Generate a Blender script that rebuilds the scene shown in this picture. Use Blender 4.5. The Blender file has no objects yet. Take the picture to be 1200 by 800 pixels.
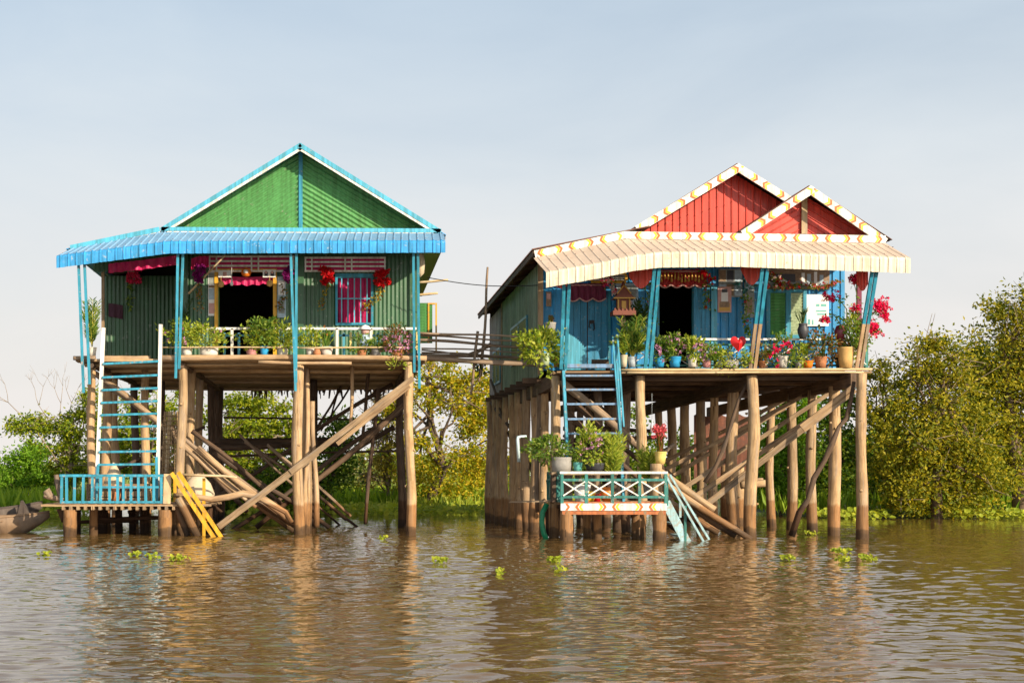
import bpy, math, random
from mathutils import Vector, Matrix
random.seed(11)
R = math.radians
F = 1700.0; PX = 405.0; PY = 552.0; CH = 1.5
scene = bpy.context.scene
COL = scene.collection
def at(px, py, Y):
    """world point seen at a pixel of the 1200x800 photograph, at depth Y"""
    return Vector(((px-PX)*Y/F, Y, CH+(PY-py)*Y/F))
def ax(px, Y): return (px-PX)*Y/F
def az(py, Y): return CH+(PY-py)*Y/F
U = random.uniform

# ------------------------------------------------------------------ materials
def nodes_of(name):
    m = bpy.data.materials.new(name); m.use_nodes = True
    nt = m.node_tree; nt.nodes.clear()
    out = nt.nodes.new('ShaderNodeOutputMaterial')
    b = nt.nodes.new('ShaderNodeBsdfPrincipled')
    nt.links.new(b.outputs[0], out.inputs[0])
    return m, nt, b, out
def N(nt, t, **kw):
    n = nt.nodes.new(t)
    for k, v in kw.items():
        if k in n.inputs.keys(): n.inputs[k].default_value = v
        else: setattr(n, k, v)
    return n
def ramp(nt, stops, interp='LINEAR'):
    r = nt.nodes.new('ShaderNodeValToRGB'); r.color_ramp.interpolation = interp
    e = r.color_ramp.elements
    while len(e) < len(stops): e.new(0.5)
    for i, (p, c) in enumerate(stops):
        e[i].position = p; e[i].color = (c[0], c[1], c[2], 1)
    return r
def rgb(c, k=1.0): return (min(c[0]*k,1), min(c[1]*k,1), min(c[2]*k,1), 1)
def painted(name, c, var=.25, rough=.5, wear=.0, wearc=(.22,.15,.09), scale=3., metallic=0., streak=True, spec=.4):
    """paint or sheet metal: patchy fading, vertical dirt streaks and chips down to wearc"""
    m, nt, b, out = nodes_of(name); L = nt.links.new
    tc = N(nt, 'ShaderNodeTexCoord'); oi = N(nt, 'ShaderNodeObjectInfo')
    add = N(nt, 'ShaderNodeVectorMath', operation='ADD'); L(tc.outputs['Object'], add.inputs[0])
    sc = N(nt, 'ShaderNodeVectorMath', operation='SCALE'); sc.inputs[0].default_value = (17, 31, 13)
    L(oi.outputs['Random'], sc.inputs['Scale']); L(sc.outputs[0], add.inputs[1])
    n1 = N(nt, 'ShaderNodeTexNoise', Scale=scale, Detail=6., Roughness=.65); L(add.outputs[0], n1.inputs['Vector'])
    r1 = ramp(nt, [(.25, rgb(c, 1-var)), (.55, rgb(c)), (.8, rgb(c, 1+var))]); L(n1.outputs[0], r1.inputs[0])
    col = r1.outputs[0]
    if streak:
        mp = N(nt, 'ShaderNodeMapping'); mp.inputs['Scale'].default_value = (14, 14, .9); L(add.outputs[0], mp.inputs[0])
        n2 = N(nt, 'ShaderNodeTexNoise', Scale=1., Detail=4.); L(mp.outputs[0], n2.inputs['Vector'])
        r2 = ramp(nt, [(.38, (.62,.58,.52)), (.6, (1,1,1))]); L(n2.outputs[0], r2.inputs[0])
        mx = N(nt, 'ShaderNodeMix', data_type='RGBA', blend_type='MULTIPLY'); mx.inputs[0].default_value = .85
        L(col, mx.inputs[6]); L(r2.outputs[0], mx.inputs[7]); col = mx.outputs[2]
    if wear > 0:
        n3 = N(nt, 'ShaderNodeTexNoise', Scale=9., Detail=8., Roughness=.75); L(add.outputs[0], n3.inputs['Vector'])
        r3 = ramp(nt, [(.62-wear*.4, (0,0,0)), (.66-wear*.4, (1,1,1))]); L(n3.outputs[0], r3.inputs[0])
        mx = N(nt, 'ShaderNodeMix', data_type='RGBA')
        L(r3.outputs[0], mx.inputs[0]); L(col, mx.inputs[6]); mx.inputs[7].default_value = rgb(wearc); col = mx.outputs[2]
    L(col, b.inputs['Base Color'])
    b.inputs['Roughness'].default_value = rough; b.inputs['Metallic'].default_value = metallic
    b.inputs['Specular IOR Level'].default_value = spec
    bp = N(nt, 'ShaderNodeBump', Strength=.15, Distance=.01); L(n1.outputs[0], bp.inputs['Height']); L(bp.outputs[0], b.inputs['Normal'])
    return m
def wood(name, c1, c2, c3, water=False, rough=.85, su=26., sv=1.6, islands=True):
    """grain runs along V of the uv map; each separate pole or plank gets its own tint"""
    m, nt, b, out = nodes_of(name); L = nt.links.new
    tc = N(nt, 'ShaderNodeTexCoord'); g = N(nt, 'ShaderNodeNewGeometry'); oi = N(nt, 'ShaderNodeObjectInfo')
    ad = N(nt, 'ShaderNodeMath', operation='ADD'); L(g.outputs['Random Per Island'], ad.inputs[0]); L(oi.outputs['Random'], ad.inputs[1])
    sc = N(nt, 'ShaderNodeVectorMath', operation='SCALE'); sc.inputs[0].default_value = (37, 91, 53); L(ad.outputs[0], sc.inputs['Scale'])
    mp = N(nt, 'ShaderNodeMapping'); mp.inputs['Scale'].default_value = (su, sv, 1); L(tc.outputs['UV'], mp.inputs[0])
    av = N(nt, 'ShaderNodeVectorMath', operation='ADD'); L(mp.outputs[0], av.inputs[0]); L(sc.outputs[0], av.inputs[1])
    n1 = N(nt, 'ShaderNodeTexNoise', Scale=1., Detail=7., Roughness=.65, Distortion=.4); L(av.outputs[0], n1.inputs['Vector'])
    r1 = ramp(nt, [(.28, c2), (.5, c1), (.72, c3)]); L(n1.outputs[0], r1.inputs[0])
    n2 = N(nt, 'ShaderNodeTexNoise', Scale=2.2, Detail=5., Roughness=.6); L(tc.outputs['Object'], n2.inputs['Vector'])
    r2 = ramp(nt, [(.3, (.55,.52,.5)), (.62, (1.05,1.03,1.0))]); L(n2.outputs[0], r2.inputs[0])
    mx = N(nt, 'ShaderNodeMix', data_type='RGBA', blend_type='MULTIPLY'); mx.inputs[0].default_value = .7
    # silvery weathered patches and long drying cracks
    n5 = N(nt, 'ShaderNodeTexNoise', Scale=.7, Detail=3.); L(av.outputs[0], n5.inputs['Vector'])
    r5 = ramp(nt, [(.48, (0,0,0)), (.75, (.62,.62,.62))]); L(n5.outputs[0], r5.inputs[0])
    g5 = N(nt, 'ShaderNodeMix', data_type='RGBA'); L(r5.outputs[0], g5.inputs[0]); L(r1.outputs[0], g5.inputs[6])
    gy = (c1[0]+c1[1]+c1[2])/3; g5.inputs[7].default_value = (gy*1.12, gy*1.0, gy*.88, 1)
    mp6 = N(nt, 'ShaderNodeMapping'); mp6.inputs['Scale'].default_value = (su*1.3, sv*.35, 1); L(tc.outputs['UV'], mp6.inputs[0])
    av6 = N(nt, 'ShaderNodeVectorMath', operation='ADD'); L(mp6.outputs[0], av6.inputs[0]); L(sc.outputs[0], av6.inputs[1])
    n6 = N(nt, 'ShaderNodeTexNoise', Scale=1., Detail=2.); L(av6.outputs[0], n6.inputs['Vector'])
    r6 = ramp(nt, [(.30, (.32,.28,.25)), (.36, (1,1,1))]); L(n6.outputs[0], r6.inputs[0])
    m6 = N(nt, 'ShaderNodeMix', data_type='RGBA', blend_type='MULTIPLY'); m6.inputs[0].default_value = 1
    L(g5.outputs[2], m6.inputs[6]); L(r6.outputs[0], m6.inputs[7])
    L(m6.outputs[2], mx.inputs[6]); L(r2.outputs[0], mx.inputs[7])
    r4 = ramp(nt, [(0, (.6,.6,.62)), (.35, (.95,.93,.9)), (.7, (.82,.76,.7)), (1, (1.25,1.2,1.12))])
    fr = N(nt, 'ShaderNodeMath', operation='FRACT'); L(ad.outputs[0], fr.inputs[0]); L(fr.outputs[0], r4.inputs[0])
    m2 = N(nt, 'ShaderNodeMix', data_type='RGBA', blend_type='MULTIPLY'); m2.inputs[0].default_value = .75
    L(mx.outputs[2], m2.inputs[6]); L(r4.outputs[0], m2.inputs[7]); col = m2.outputs[2]
    if water:   # tide stain and wet foot of everything standing in the river
        sx = N(nt, 'ShaderNodeSeparateXYZ'); L(g.outputs['Position'], sx.inputs[0])
        n3 = N(nt, 'ShaderNodeTexNoise', Scale=5., Detail=3.); L(tc.outputs['Object'], n3.inputs['Vector'])
        wz = N(nt, 'ShaderNodeMath', operation='MULTIPLY_ADD'); L(n3.outputs[0], wz.inputs[0]); wz.inputs[1].default_value = -.22
        L(sx.outputs['Z'], wz.inputs[2])
        r3 = ramp(nt, [(.0, (.2,.17,.15)), (.09, (.3,.25,.21)), (.12, (.58,.45,.34)), (.58, (.66,.52,.41)), (.65, (1,1,1))]); L(wz.outputs[0], r3.inputs[0])
        m3 = N(nt, 'ShaderNodeMix', data_type='RGBA', blend_type='MULTIPLY'); m3.inputs[0].default_value = 1
        L(col, m3.inputs[6]); L(r3.outputs[0], m3.inputs[7]); col = m3.outputs[2]
    L(col, b.inputs['Base Color']); b.inputs['Roughness'].default_value = rough; b.inputs['Specular IOR Level'].default_value = .25
    bp = N(nt, 'ShaderNodeBump', Strength=.55, Distance=.02); L(n1.outputs[0], bp.inputs['Height']); L(bp.outputs[0], b.inputs['Normal'])
    return m
def leafmat(name, cols, trans=.42, rough=.55):
    m, nt, b, out = nodes_of(name); L = nt.links.new
    g = N(nt, 'ShaderNodeNewGeometry')
    k = len(cols)
    r = ramp(nt, [(i/max(k-1,1), c) for i, c in enumerate(cols)]); L(g.outputs['Random Per Island'], r.inputs[0])
    L(r.outputs[0], b.inputs['Base Color']); b.inputs['Roughness'].default_value = rough; b.inputs['Specular IOR Level'].default_value = .25
    t = N(nt, 'ShaderNodeBsdfTranslucent')
    mb = N(nt, 'ShaderNodeMix', data_type='RGBA', blend_type='MULTIPLY'); mb.inputs[0].default_value = 1
    L(r.outputs[0], mb.inputs[6]); mb.inputs[7].default_value = (1.5,1.4,.6,1); L(mb.outputs[2], t.inputs[0])
    ms = N(nt, 'ShaderNodeMixShader'); ms.inputs[0].default_value = trans
    L(b.outputs[0], ms.inputs[1]); L(t.outputs[0], ms.inputs[2]); L(ms.outputs[0], out.inputs[0])
    return m
def plain(name, c, rough=.6, metallic=0., var=.15, scale=12.):
    return painted(name, c, var, rough, 0, scale=scale, metallic=metallic, streak=False)

M = {}
M['pile'] = wood('pile_wood', (.50,.34,.18), (.26,.16,.08), (.62,.44,.25), water=True)
M['pole'] = wood('pole_wood', (.50,.34,.19), (.27,.17,.09), (.62,.46,.28), water=True)
M['greypole'] = wood('grey_pole_wood', (.30,.22,.15), (.15,.10,.07), (.40,.31,.22), water=True)
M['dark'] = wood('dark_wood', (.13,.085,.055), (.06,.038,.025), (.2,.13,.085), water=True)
M['plank'] = wood('plank_wood', (.36,.25,.14), (.2,.12,.07), (.48,.35,.21))
M['slat'] = wood('bamboo_slat', (.58,.41,.22), (.36,.24,.12), (.7,.53,.3), su=40, sv=1.2)
M['bluetop'] = painted('awning_blue_top', (.17,.32,.47), .3, .45, .03, (.4,.38,.36), scale=1.3, streak=False)  # sloping upper part of the blue awning, greyer than its hanging band
M['creamtop'] = painted('awning_cream_top', (.56,.44,.33), .24, .55, .05, (.45,.3,.2), scale=1.3, streak=False)  # sloping upper part of the cream awning, darker than its hanging band
M['under'] = wood('deck_slat_wood', (.36,.23,.12), (.2,.12,.06), (.5,.34,.19), su=40, sv=1.2)
M['bamboo'] = wood('bamboo_pole', (.62,.47,.26), (.45,.31,.16), (.72,.58,.36), su=12, sv=2)
M['greyboard'] = wood('grey_board', (.36,.33,.31), (.2,.18,.17), (.48,.45,.42))
M['greenboard'] = wood('green_board', (.25,.33,.25), (.16,.22,.165), (.33,.42,.33), su=18)
M['orange_strip'] = painted('orange_strip_paint', (.45,.14,.04), .2, .6, .1)
M['cyan'] = painted('cyan_trim', (.085,.41,.57), .1, .45, .02, (.3,.34,.33))
M['post_blue'] = painted('post_blue', (.025,.25,.36), .2, .5, .06, (.25,.24,.2))
M['white'] = painted('white_paint', (.78,.76,.70), .06, .55, .03, (.45,.38,.3))
M['awning_blue'] = painted('awning_blue_sheet', (.04,.32,.66), .22, .4, .05, (.25,.38,.48), spec=.5)
M['awning_cream'] = painted('awning_cream_sheet', (.74,.66,.5), .06, .5, .05, (.45,.33,.2))
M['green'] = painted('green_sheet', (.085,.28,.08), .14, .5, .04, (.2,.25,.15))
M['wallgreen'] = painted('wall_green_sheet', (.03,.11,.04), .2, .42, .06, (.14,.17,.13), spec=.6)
M['red'] = painted('red_sheet', (.62,.058,.03), .16, .45, .05, (.3,.1,.07))
M['brownroof'] = painted('rust_roof_sheet', (.2,.09,.06), .35, .7, .2, (.12,.08,.06))
M['rustred'] = painted('rust_red_sheet', (.30,.12,.07), .35, .75, .3, (.18,.09,.06))
M['blue'] = painted('blue_sheet', (.02,.27,.56), .2, .45, .05, (.2,.25,.28))
M['doorblue'] = painted('door_blue_paint', (.03,.24,.41), .2, .55, .08, (.16,.26,.33))
M['steppaint'] = painted('step_blue_paint', (.16,.28,.45), .25, .6, .2, (.22,.2,.18))
M['stepblue'] = painted('stair_blue_paint', (.04,.30,.43), .2, .55, .08, (.3,.3,.27))
M['paleblue'] = painted('pale_blue_paint', (.33,.52,.55), .15, .55, .2, (.3,.3,.25))
M['redplain'] = plain('red_cushion', (.55,.012,.015), .5)
M['shrine'] = plain('shrine_red_brown', (.17,.045,.022), .6)
M['teal'] = painted('teal_paint', (.03,.19,.16), .25, .5, .12, (.2,.22,.18))
M['yellow'] = painted('yellow_paint', (.72,.38,.02), .18, .5, .12, (.4,.25,.08))
M['paleyellow'] = painted('pale_yellow_paint', (.72,.6,.2), .12, .55, .05)
M['chevyellow'] = painted('chevron_yellow', (.85,.55,.02), .08, .5, 0, streak=False)
M['chevorange'] = painted('chevron_orange', (.62,.12,.015), .12, .5, 0, streak=False)
M['crimson'] = plain('crimson_cloth', (.52,.008,.10), .55, 0, .35, 9)
M['maroon'] = plain('maroon_cloth', (.16,.012,.045), .6, 0, .3, 12)
M['redgold'] = plain('red_gold_cloth', (.42,.02,.015), .5, 0, .5, 30)
M['gold'] = plain('gold_paint', (.48,.26,.04), .45, .1)
M['purplecloth'] = plain('dark_plum_cloth', (.06,.02,.035), .8)
M['paper'] = plain('paper_white', (.72,.71,.68), .6, 0, .06)
M['paperblue'] = plain('paper_pale_blue', (.35,.45,.52), .6, 0, .3, 14)
M['papergrey'] = plain('paper_grey', (.24,.26,.24), .6, 0, .4, 16)
M['paperbrown'] = plain('paper_brown', (.25,.16,.09), .6, 0, .5, 18)
M['paperpink'] = plain('paper_pink', (.55,.3,.26), .6, 0, .3, 10)
M['ink'] = plain('ink_teal', (.06,.25,.25), .6)
M['inkdark'] = plain('ink_dark', (.05,.05,.06), .6)
M['black'] = plain('black_iron', (.015,.014,.013), .6)
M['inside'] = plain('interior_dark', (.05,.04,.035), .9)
M['clay'] = plain('terracotta', (.42,.17,.07), .8, 0, .3)
M['ochre'] = plain('ochre_pot', (.6,.36,.12), .7, 0, .2)
M['potwhite'] = plain('white_pot', (.62,.57,.48), .65, 0, .25, 8)
M['potgrey'] = plain('grey_pot', (.30,.28,.25), .7, 0, .25)
M['potdark'] = plain('dark_pot', (.05,.05,.055), .5, 0, .3)
M['potblue'] = plain('blue_pot', (.03,.3,.55), .4, 0, .2)
M['potteal'] = plain('teal_pot', (.12,.4,.36), .5, 0, .3)
M['potpink'] = plain('pink_pot', (.5,.22,.2), .6, 0, .3)
M['potyellow'] = plain('yellow_pot', (.7,.52,.15), .7, 0, .25)
M['potgreen'] = plain('pale_green_pot', (.42,.5,.3), .6, 0, .4, 20)
M['maroonpot'] = plain('maroon_pot', (.16,.02,.03), .35)
M['soil'] = plain('soil', (.05,.035,.025), .95)
M['sack'] = plain('sack', (.55,.45,.3), .9)
M['glass'] = plain('cloudy_glass', (.45,.5,.52), .15, 0, .4, 22)
M['hose'] = plain('green_hose', (.01,.22,.09), .4)
M['pipe'] = plain('pale_pipe', (.55,.68,.68), .4)
M['wicker'] = wood('wicker', (.36,.25,.13), (.16,.1,.05), (.5,.37,.2), su=60, sv=60)
M['boat'] = wood('boat_plank', (.30,.20,.12), (.16,.10,.06), (.42,.30,.19), su=14, sv=.8)
M['boatdark'] = wood('boat_dark_plank', (.12,.095,.08), (.06,.05,.045), (.18,.15,.13), su=14, sv=.8)
M['tin'] = painted('grey_tin', (.3,.31,.32), .3, .5, .2, metallic=.3)
M['orange'] = plain('orange_plastic', (.75,.2,.02), .4)
M['bark'] = wood('bark', (.15,.105,.07), (.06,.042,.03), (.26,.19,.13), su=9, sv=3)
M['palebark'] = wood('pale_bark', (.32,.25,.17), (.18,.13,.09), (.45,.36,.26), su=9, sv=3)
M['stem'] = plain('green_stem', (.12,.15,.03), .7)
M['ystem'] = plain('yellow_stem', (.6,.5,.06), .6)
# leaves
M['lf'] = leafmat('leaf_mid', [(.05,.12,.015),(.1,.2,.025),(.19,.28,.035),(.3,.35,.05)])
M['lf_y'] = leafmat('leaf_lime', [(.12,.2,.018),(.24,.33,.03),(.4,.45,.05),(.5,.5,.08)])
M['lf_d'] = leafmat('leaf_dark', [(.015,.045,.008),(.035,.075,.014),(.06,.11,.02)])
M['lf_v'] = leafmat('leaf_vine_gold', [(.3,.18,.02),(.45,.33,.03),(.2,.2,.03),(.25,.05,.02)])
M['lf_r'] = leafmat('leaf_red_green', [(.05,.1,.015),(.12,.16,.03),(.3,.1,.03),(.2,.2,.05)])
M['t_olive'] = leafmat('leaf_olive', [(.06,.095,.006),(.18,.20,.012),(.34,.31,.018),(.48,.39,.025)])
M['t_mid'] = leafmat('leaf_fresh_olive', [(.07,.12,.006),(.17,.25,.012),(.3,.35,.018),(.42,.42,.025)])
M['t_gold'] = leafmat('leaf_gold', [(.13,.18,.01),(.3,.34,.015),(.5,.44,.02),(.58,.38,.025)])
M['t_green'] = leafmat('leaf_bright_green', [(.07,.17,.01),(.15,.30,.015),(.25,.40,.025)])
M['t_dark'] = leafmat('leaf_forest', [(.03,.075,.006),(.07,.14,.01),(.14,.22,.015),(.24,.29,.02)])
M['t_dry'] = leafmat('leaf_dry', [(.17,.16,.03),(.3,.23,.04),(.24,.25,.03),(.38,.27,.05)])
M['t_far'] = leafmat('leaf_far', [(.16,.22,.05),(.25,.32,.07),(.32,.32,.11)])
M['hyac'] = leafmat('hyacinth_leaf', [(.2,.26,.015),(.34,.4,.03),(.5,.5,.05)])
M['grass'] = leafmat('grass_blade', [(.12,.22,.012),(.22,.34,.02),(.32,.42,.03)])
for n_, c_ in (('pink',(.75,.05,.16)),('hot',(.72,.012,.10)),('red',(.6,.01,.015)),('purple',(.24,.012,.16)),('lilac',(.62,.3,.5)),('rose',(.65,.12,.14)),('white',(.75,.6,.6)),('mixed',(.5,.2,.05))):
    M['fl_'+n_] = leafmat('petal_'+n_, [rgb(c_,.6)[:3], rgb(c_)[:3], rgb(c_,1.25)[:3]], .25)

# ------------------------------------------------------------------ mesh builder
class MB:
    def __init__(s): s.v=[]; s.f=[]; s.uv=[]; s.sm=[]; s.mi=[]
    def face(s, idx, uv, smooth=False, m=0):
        s.f.append(tuple(idx)); s.uv.append(uv); s.sm.append(smooth); s.mi.append(m)
    def poly(s, pts, m=0, smooth=False, uv=None):
        b = len(s.v); s.v += [Vector(p) for p in pts]
        if uv is None:
            n = (Vector(pts[1])-Vector(pts[0])).cross(Vector(pts[2])-Vector(pts[0]))
            a = max(range(3), key=lambda i: abs(n[i]))
            i, j = [(1,2),(0,2),(0,1)][a]
            uv = [(p[i], p[j]) for p in pts]
        s.face(range(b, b+len(pts)), uv, smooth, m)
    def beam(s, p0, p1, w, h, up=(0,0,1), m=0, taper=1.):
        """squared timber from p0 to p1; w sideways, h along up"""
        p0=Vector(p0); p1=Vector(p1); d=p1-p0; l=d.length
        if l<1e-6: return
        d/=l; u=Vector(up)
        if abs(d.dot(u))>.98: u=Vector((0,1,0))
        sd=d.cross(u).normalized(); u=sd.cross(d).normalized()
        b=len(s.v); off=U(0,9)
        for p,k in ((p0,1.),(p1,taper)):
            for a,c in ((-1,-1),(1,-1),(1,1),(-1,1)): s.v.append(p+sd*(a*w/2*k)+u*(c*h/2*k))
        for i in range(4):
            j=(i+1)%4; e=w if i%2==0 else h
            s.face((b+i,b+j,b+4+j,b+4+i), [(off,0),(off+e,0),(off+e,l),(off,l)], False, m)
        s.face((b+3,b+2,b+1,b), [(0,0),(w,0),(w,h),(0,h)], False, m); s.face((b+4,b+5,b+6,b+7), [(0,0),(w,0),(w,h),(0,h)], False, m)
    def box(s, x0,x1,y0,y1,z0,z1, m=0):
        dx,dy,dz=x1-x0,y1-y0,z1-z0
        if dx>=dy and dx>=dz: s.beam((x0,(y0+y1)/2,(z0+z1)/2),(x1,(y0+y1)/2,(z0+z1)/2),dy,dz,m=m)
        elif dz>=dy: s.beam(((x0+x1)/2,(y0+y1)/2,z0),((x0+x1)/2,(y0+y1)/2,z1),dx,dy,up=(0,1,0),m=m)
        else: s.beam(((x0+x1)/2,y0,(z0+z1)/2),((x0+x1)/2,y1,(z0+z1)/2),dx,dz,m=m)
    def tube(s, pts, rad, n=8, m=0, caps=True, wob=0.):
        pts=[Vector(p) for p in pts]; k=len(pts)
        if not hasattr(rad,'__len__'): rad=[rad]*k
        b=len(s.v); dist=0; prev=None
        for i,p in enumerate(pts):
            d=(pts[min(i+1,k-1)]-pts[max(i-1,0)]).normalized()
            if prev is None:
                a=Vector((0,0,1)) if abs(d.z)<.9 else Vector((0,1,0))
                sd=d.cross(a).normalized()
            else: sd=(prev-d*prev.dot(d)).normalized()
            prev=sd; u=sd.cross(d)
            for j in range(n):
                t=2*math.pi*j/n; r=rad[i]*(1+U(-wob,wob))
                s.v.append(p+sd*(math.cos(t)*r)+u*(math.sin(t)*r))
        off=U(0,9); vv=[0]
        for i in range(1,k): vv.append(vv[-1]+(pts[i]-pts[i-1]).length)
        for i in range(k-1):
            for j in range(n):
                j2=(j+1)%n; c=2*math.pi*rad[i]/n
                s.face((b+i*n+j,b+i*n+j2,b+(i+1)*n+j2,b+(i+1)*n+j),[(off+j*c,vv[i]),(off+(j+1)*c,vv[i]),(off+(j+1)*c,vv[i+1]),(off+j*c,vv[i+1])],True,m)
        if caps:
            s.face([b+j for j in range(n)][::-1],[(math.cos(j)*.02,math.sin(j)*.02) for j in range(n)],False,m)
            s.face([b+(k-1)*n+j for j in range(n)],[(math.cos(j)*.02,math.sin(j)*.02) for j in range(n)],False,m)
    def pole(s, p0, p1, r0, r1=None, bend=.02, n=8, m=0, seg=7, wob=.05):
        """a round timber with natural sway and knots"""
        p0=Vector(p0); p1=Vector(p1); l=(p1-p0).length; r1=r1 or r0*.85
        d=(p1-p0).normalized(); a=Vector((0,0,1)) if abs(d.z)<.9 else Vector((0,1,0)); sd=d.cross(a).normalized(); u=sd.cross(d)
        ph=U(0,6); ph2=U(0,6); pts=[]; rad=[]
        for i in range(seg+1):
            t=i/seg; k=math.sin(math.pi*t)
            pts.append(p0.lerp(p1,t)+sd*(bend*l*k*math.sin(ph+t*4))+u*(bend*l*k*math.sin(ph2+t*3)))
            rad.append((r0+(r1-r0)*t)*U(.94,1.06))
        s.tube(pts,rad,n,m,wob=wob)
    def lathe(s, c, prof, n=14, m=0, sx=1., sy=1.):
        c=Vector(c); b=len(s.v); k=len(prof)
        for r,z in prof:
            for j in range(n):
                t=2*math.pi*j/n; s.v.append(c+Vector((math.cos(t)*r*sx,math.sin(t)*r*sy,z)))
        for i in range(k-1):
            for j in range(n):
                j2=(j+1)%n
                s.face((b+i*n+j,b+i*n+j2,b+(i+1)*n+j2,b+(i+1)*n+j),[(j/n,prof[i][1]),((j+1)/n,prof[i][1]),((j+1)/n,prof[i+1][1]),(j/n,prof[i+1][1])],True,m)
        if prof[0][0]>.001: s.face([b+j for j in range(n)][::-1],[(0,0)]*n,False,m)
        if prof[-1][0]>.001: s.face([b+(k-1)*n+j for j in range(n)],[(0,0)]*n,False,m)
    def ribbed(s, lines, m=0, smooth=False):
        """sheet through consecutive lines, each a list of points"""
        b=len(s.v); k=len(lines[0])
        for ln in lines: s.v += [Vector(p) for p in ln]
        for i in range(len(lines)-1):
            for j in range(k-1):
                q=(b+i*k+j,b+i*k+j+1,b+(i+1)*k+j+1,b+(i+1)*k+j)
                s.face(q,[(i*.05,j*.3),(i*.05,(j+1)*.3),((i+1)*.05,(j+1)*.3),((i+1)*.05,j*.3)],smooth,m)
    def prism(s, pts, y0, y1, m=0):
        """outline in x,z pushed from y0 to y1"""
        n=len(pts)
        s.poly([(x,y0,z) for x,z in pts],m); s.poly([(x,y1,z) for x,z in pts][::-1],m)
        for i in range(n):
            a=pts[i]; c=pts[(i+1)%n]
            s.poly([(a[0],y0,a[1]),(c[0],y0,c[1]),(c[0],y1,c[1]),(a[0],y1,a[1])][::-1],m)
    def leaf(s, c, d, L, W, m=0):
        """a folded leaf blade starting at c, pointing along d"""
        d=Vector(d).normalized(); r=Vector((U(-1,1),U(-1,1),U(-1,1))); sd=d.cross(r)
        if sd.length<1e-3: return
        sd.normalize(); up=sd.cross(d)
        c=Vector(c); b=len(s.v)
        s.v += [c, c+d*(L*.45)+sd*(W*.5)+up*(W*.12), c+d*L-up*(L*.1), c+d*(L*.45)-sd*(W*.5)+up*(W*.12)]
        s.face((b,b+1,b+2,b+3),[(0,0),(.5,.5),(0,1),(-.5,.5)],False,m)
    def build(s, name, mats, parent=None, loc=None, **props):
        if not isinstance(mats,(list,tuple)): mats=[mats]
        me=bpy.data.meshes.new(name)
        o=bpy.data.objects.new(name, me); COL.objects.link(o)
        if parent is not None: o.parent=parent; off=wloc(parent)
        elif loc is not None: off=Vector(loc); o.location=off
        else: off=Vector((0,0,0))
        me.from_pydata([v-off for v in s.v],[],s.f)
        for mt in mats: me.materials.append(M[mt] if isinstance(mt,str) else mt)
        uvl=me.uv_layers.new(name='UVMap'); flat=[]
        for u in s.uv:
            for a in u: flat.extend((float(a[0]),float(a[1])))
        uvl.data.foreach_set('uv',flat)
        me.polygons.foreach_set('use_smooth',s.sm); me.polygons.foreach_set('material_index',s.mi)
        me.update()
        for k,v in props.items(): o[k]=v
        return o
def wloc(o):
    v=Vector(o.location)
    while o.parent: o=o.parent; v+=Vector(o.location)
    return v
LABELS=set()
def tag(o,label,cat,group=None,kind=None):
    o['label']=label; o['category']=cat
    if group: o['group']=group
    if kind: o['kind']=kind
    assert 4<=len(label.split())<=16,(label,len(label.split()))
    if label in LABELS: print('DUPLICATE LABEL',label)
    LABELS.add(label); return o
def thing(name,label,cat,loc,group=None):
    o=bpy.data.objects.new(name,None); COL.objects.link(o); o.location=Vector(loc); o.empty_display_size=.3
    return tag(o,label,cat,group)
def structure(o): o['kind']='structure'; return o

# ------------------------------------------------------------------ world, sun, camera
SUN=Vector((.85,-1.,.55)).normalized()
w=bpy.data.worlds.new("World"); scene.world=w; w.use_nodes=True
nt=w.node_tree; nt.nodes.clear(); L=nt.links.new
wo=nt.nodes.new('ShaderNodeOutputWorld'); bg=nt.nodes.new('ShaderNodeBackground')
sky=nt.nodes.new('ShaderNodeTexSky'); sky.sky_type='NISHITA'; sky.sun_disc=False
sky.sun_elevation=math.asin(SUN.z); sky.sun_rotation=math.atan2(SUN.x,SUN.y); sky.altitude=0; sky.air_density=1.; sky.dust_density=2.2; sky.ozone_density=1.2
tc=nt.nodes.new('ShaderNodeTexCoord')
sp=nt.nodes.new('ShaderNodeSeparateXYZ'); L(tc.outputs['Generated'],sp.inputs[0])
mp=nt.nodes.new('ShaderNodeMapping'); mp.inputs['Scale'].default_value=(1.6,1.6,5.); L(tc.outputs['Generated'],mp.inputs[0])
nz=N(nt,'ShaderNodeTexNoise',Scale=2.1,Detail=7.,Roughness=.55,Distortion=.3); L(mp.outputs[0],nz.inputs['Vector'])
cr=ramp(nt,[(.36,(0,0,0)),(.70,(1,1,1))]); L(nz.outputs[0],cr.inputs[0])
hz=ramp(nt,[(.0,(.9,.9,.9)),(.14,(.86,.86,.86)),(.26,(.66,.66,.66)),(.45,(.4,.4,.4)),(1.,(.2,.2,.2))]); L(sp.outputs['Z'],hz.inputs[0])
cl=N(nt,'ShaderNodeMath',operation='MULTIPLY_ADD'); L(cr.outputs[0],cl.inputs[0]); cl.inputs[1].default_value=.22; L(hz.outputs[0],cl.inputs[2]); cl.use_clamp=True
cc=ramp(nt,[(.0,(6.3,5.95,5.65)),(.10,(6.1,5.95,5.8)),(.20,(5.4,5.75,6.0)),(.34,(4.5,5.35,6.1)),(.5,(3.2,3.7,4.3)),(1.,(1.6,2.0,2.6))]); L(sp.outputs['Z'],cc.inputs[0])
mx=N(nt,'ShaderNodeMix',data_type='RGBA'); L(cl.outputs[0],mx.inputs[0]); L(sky.outputs[0],mx.inputs[6])
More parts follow.
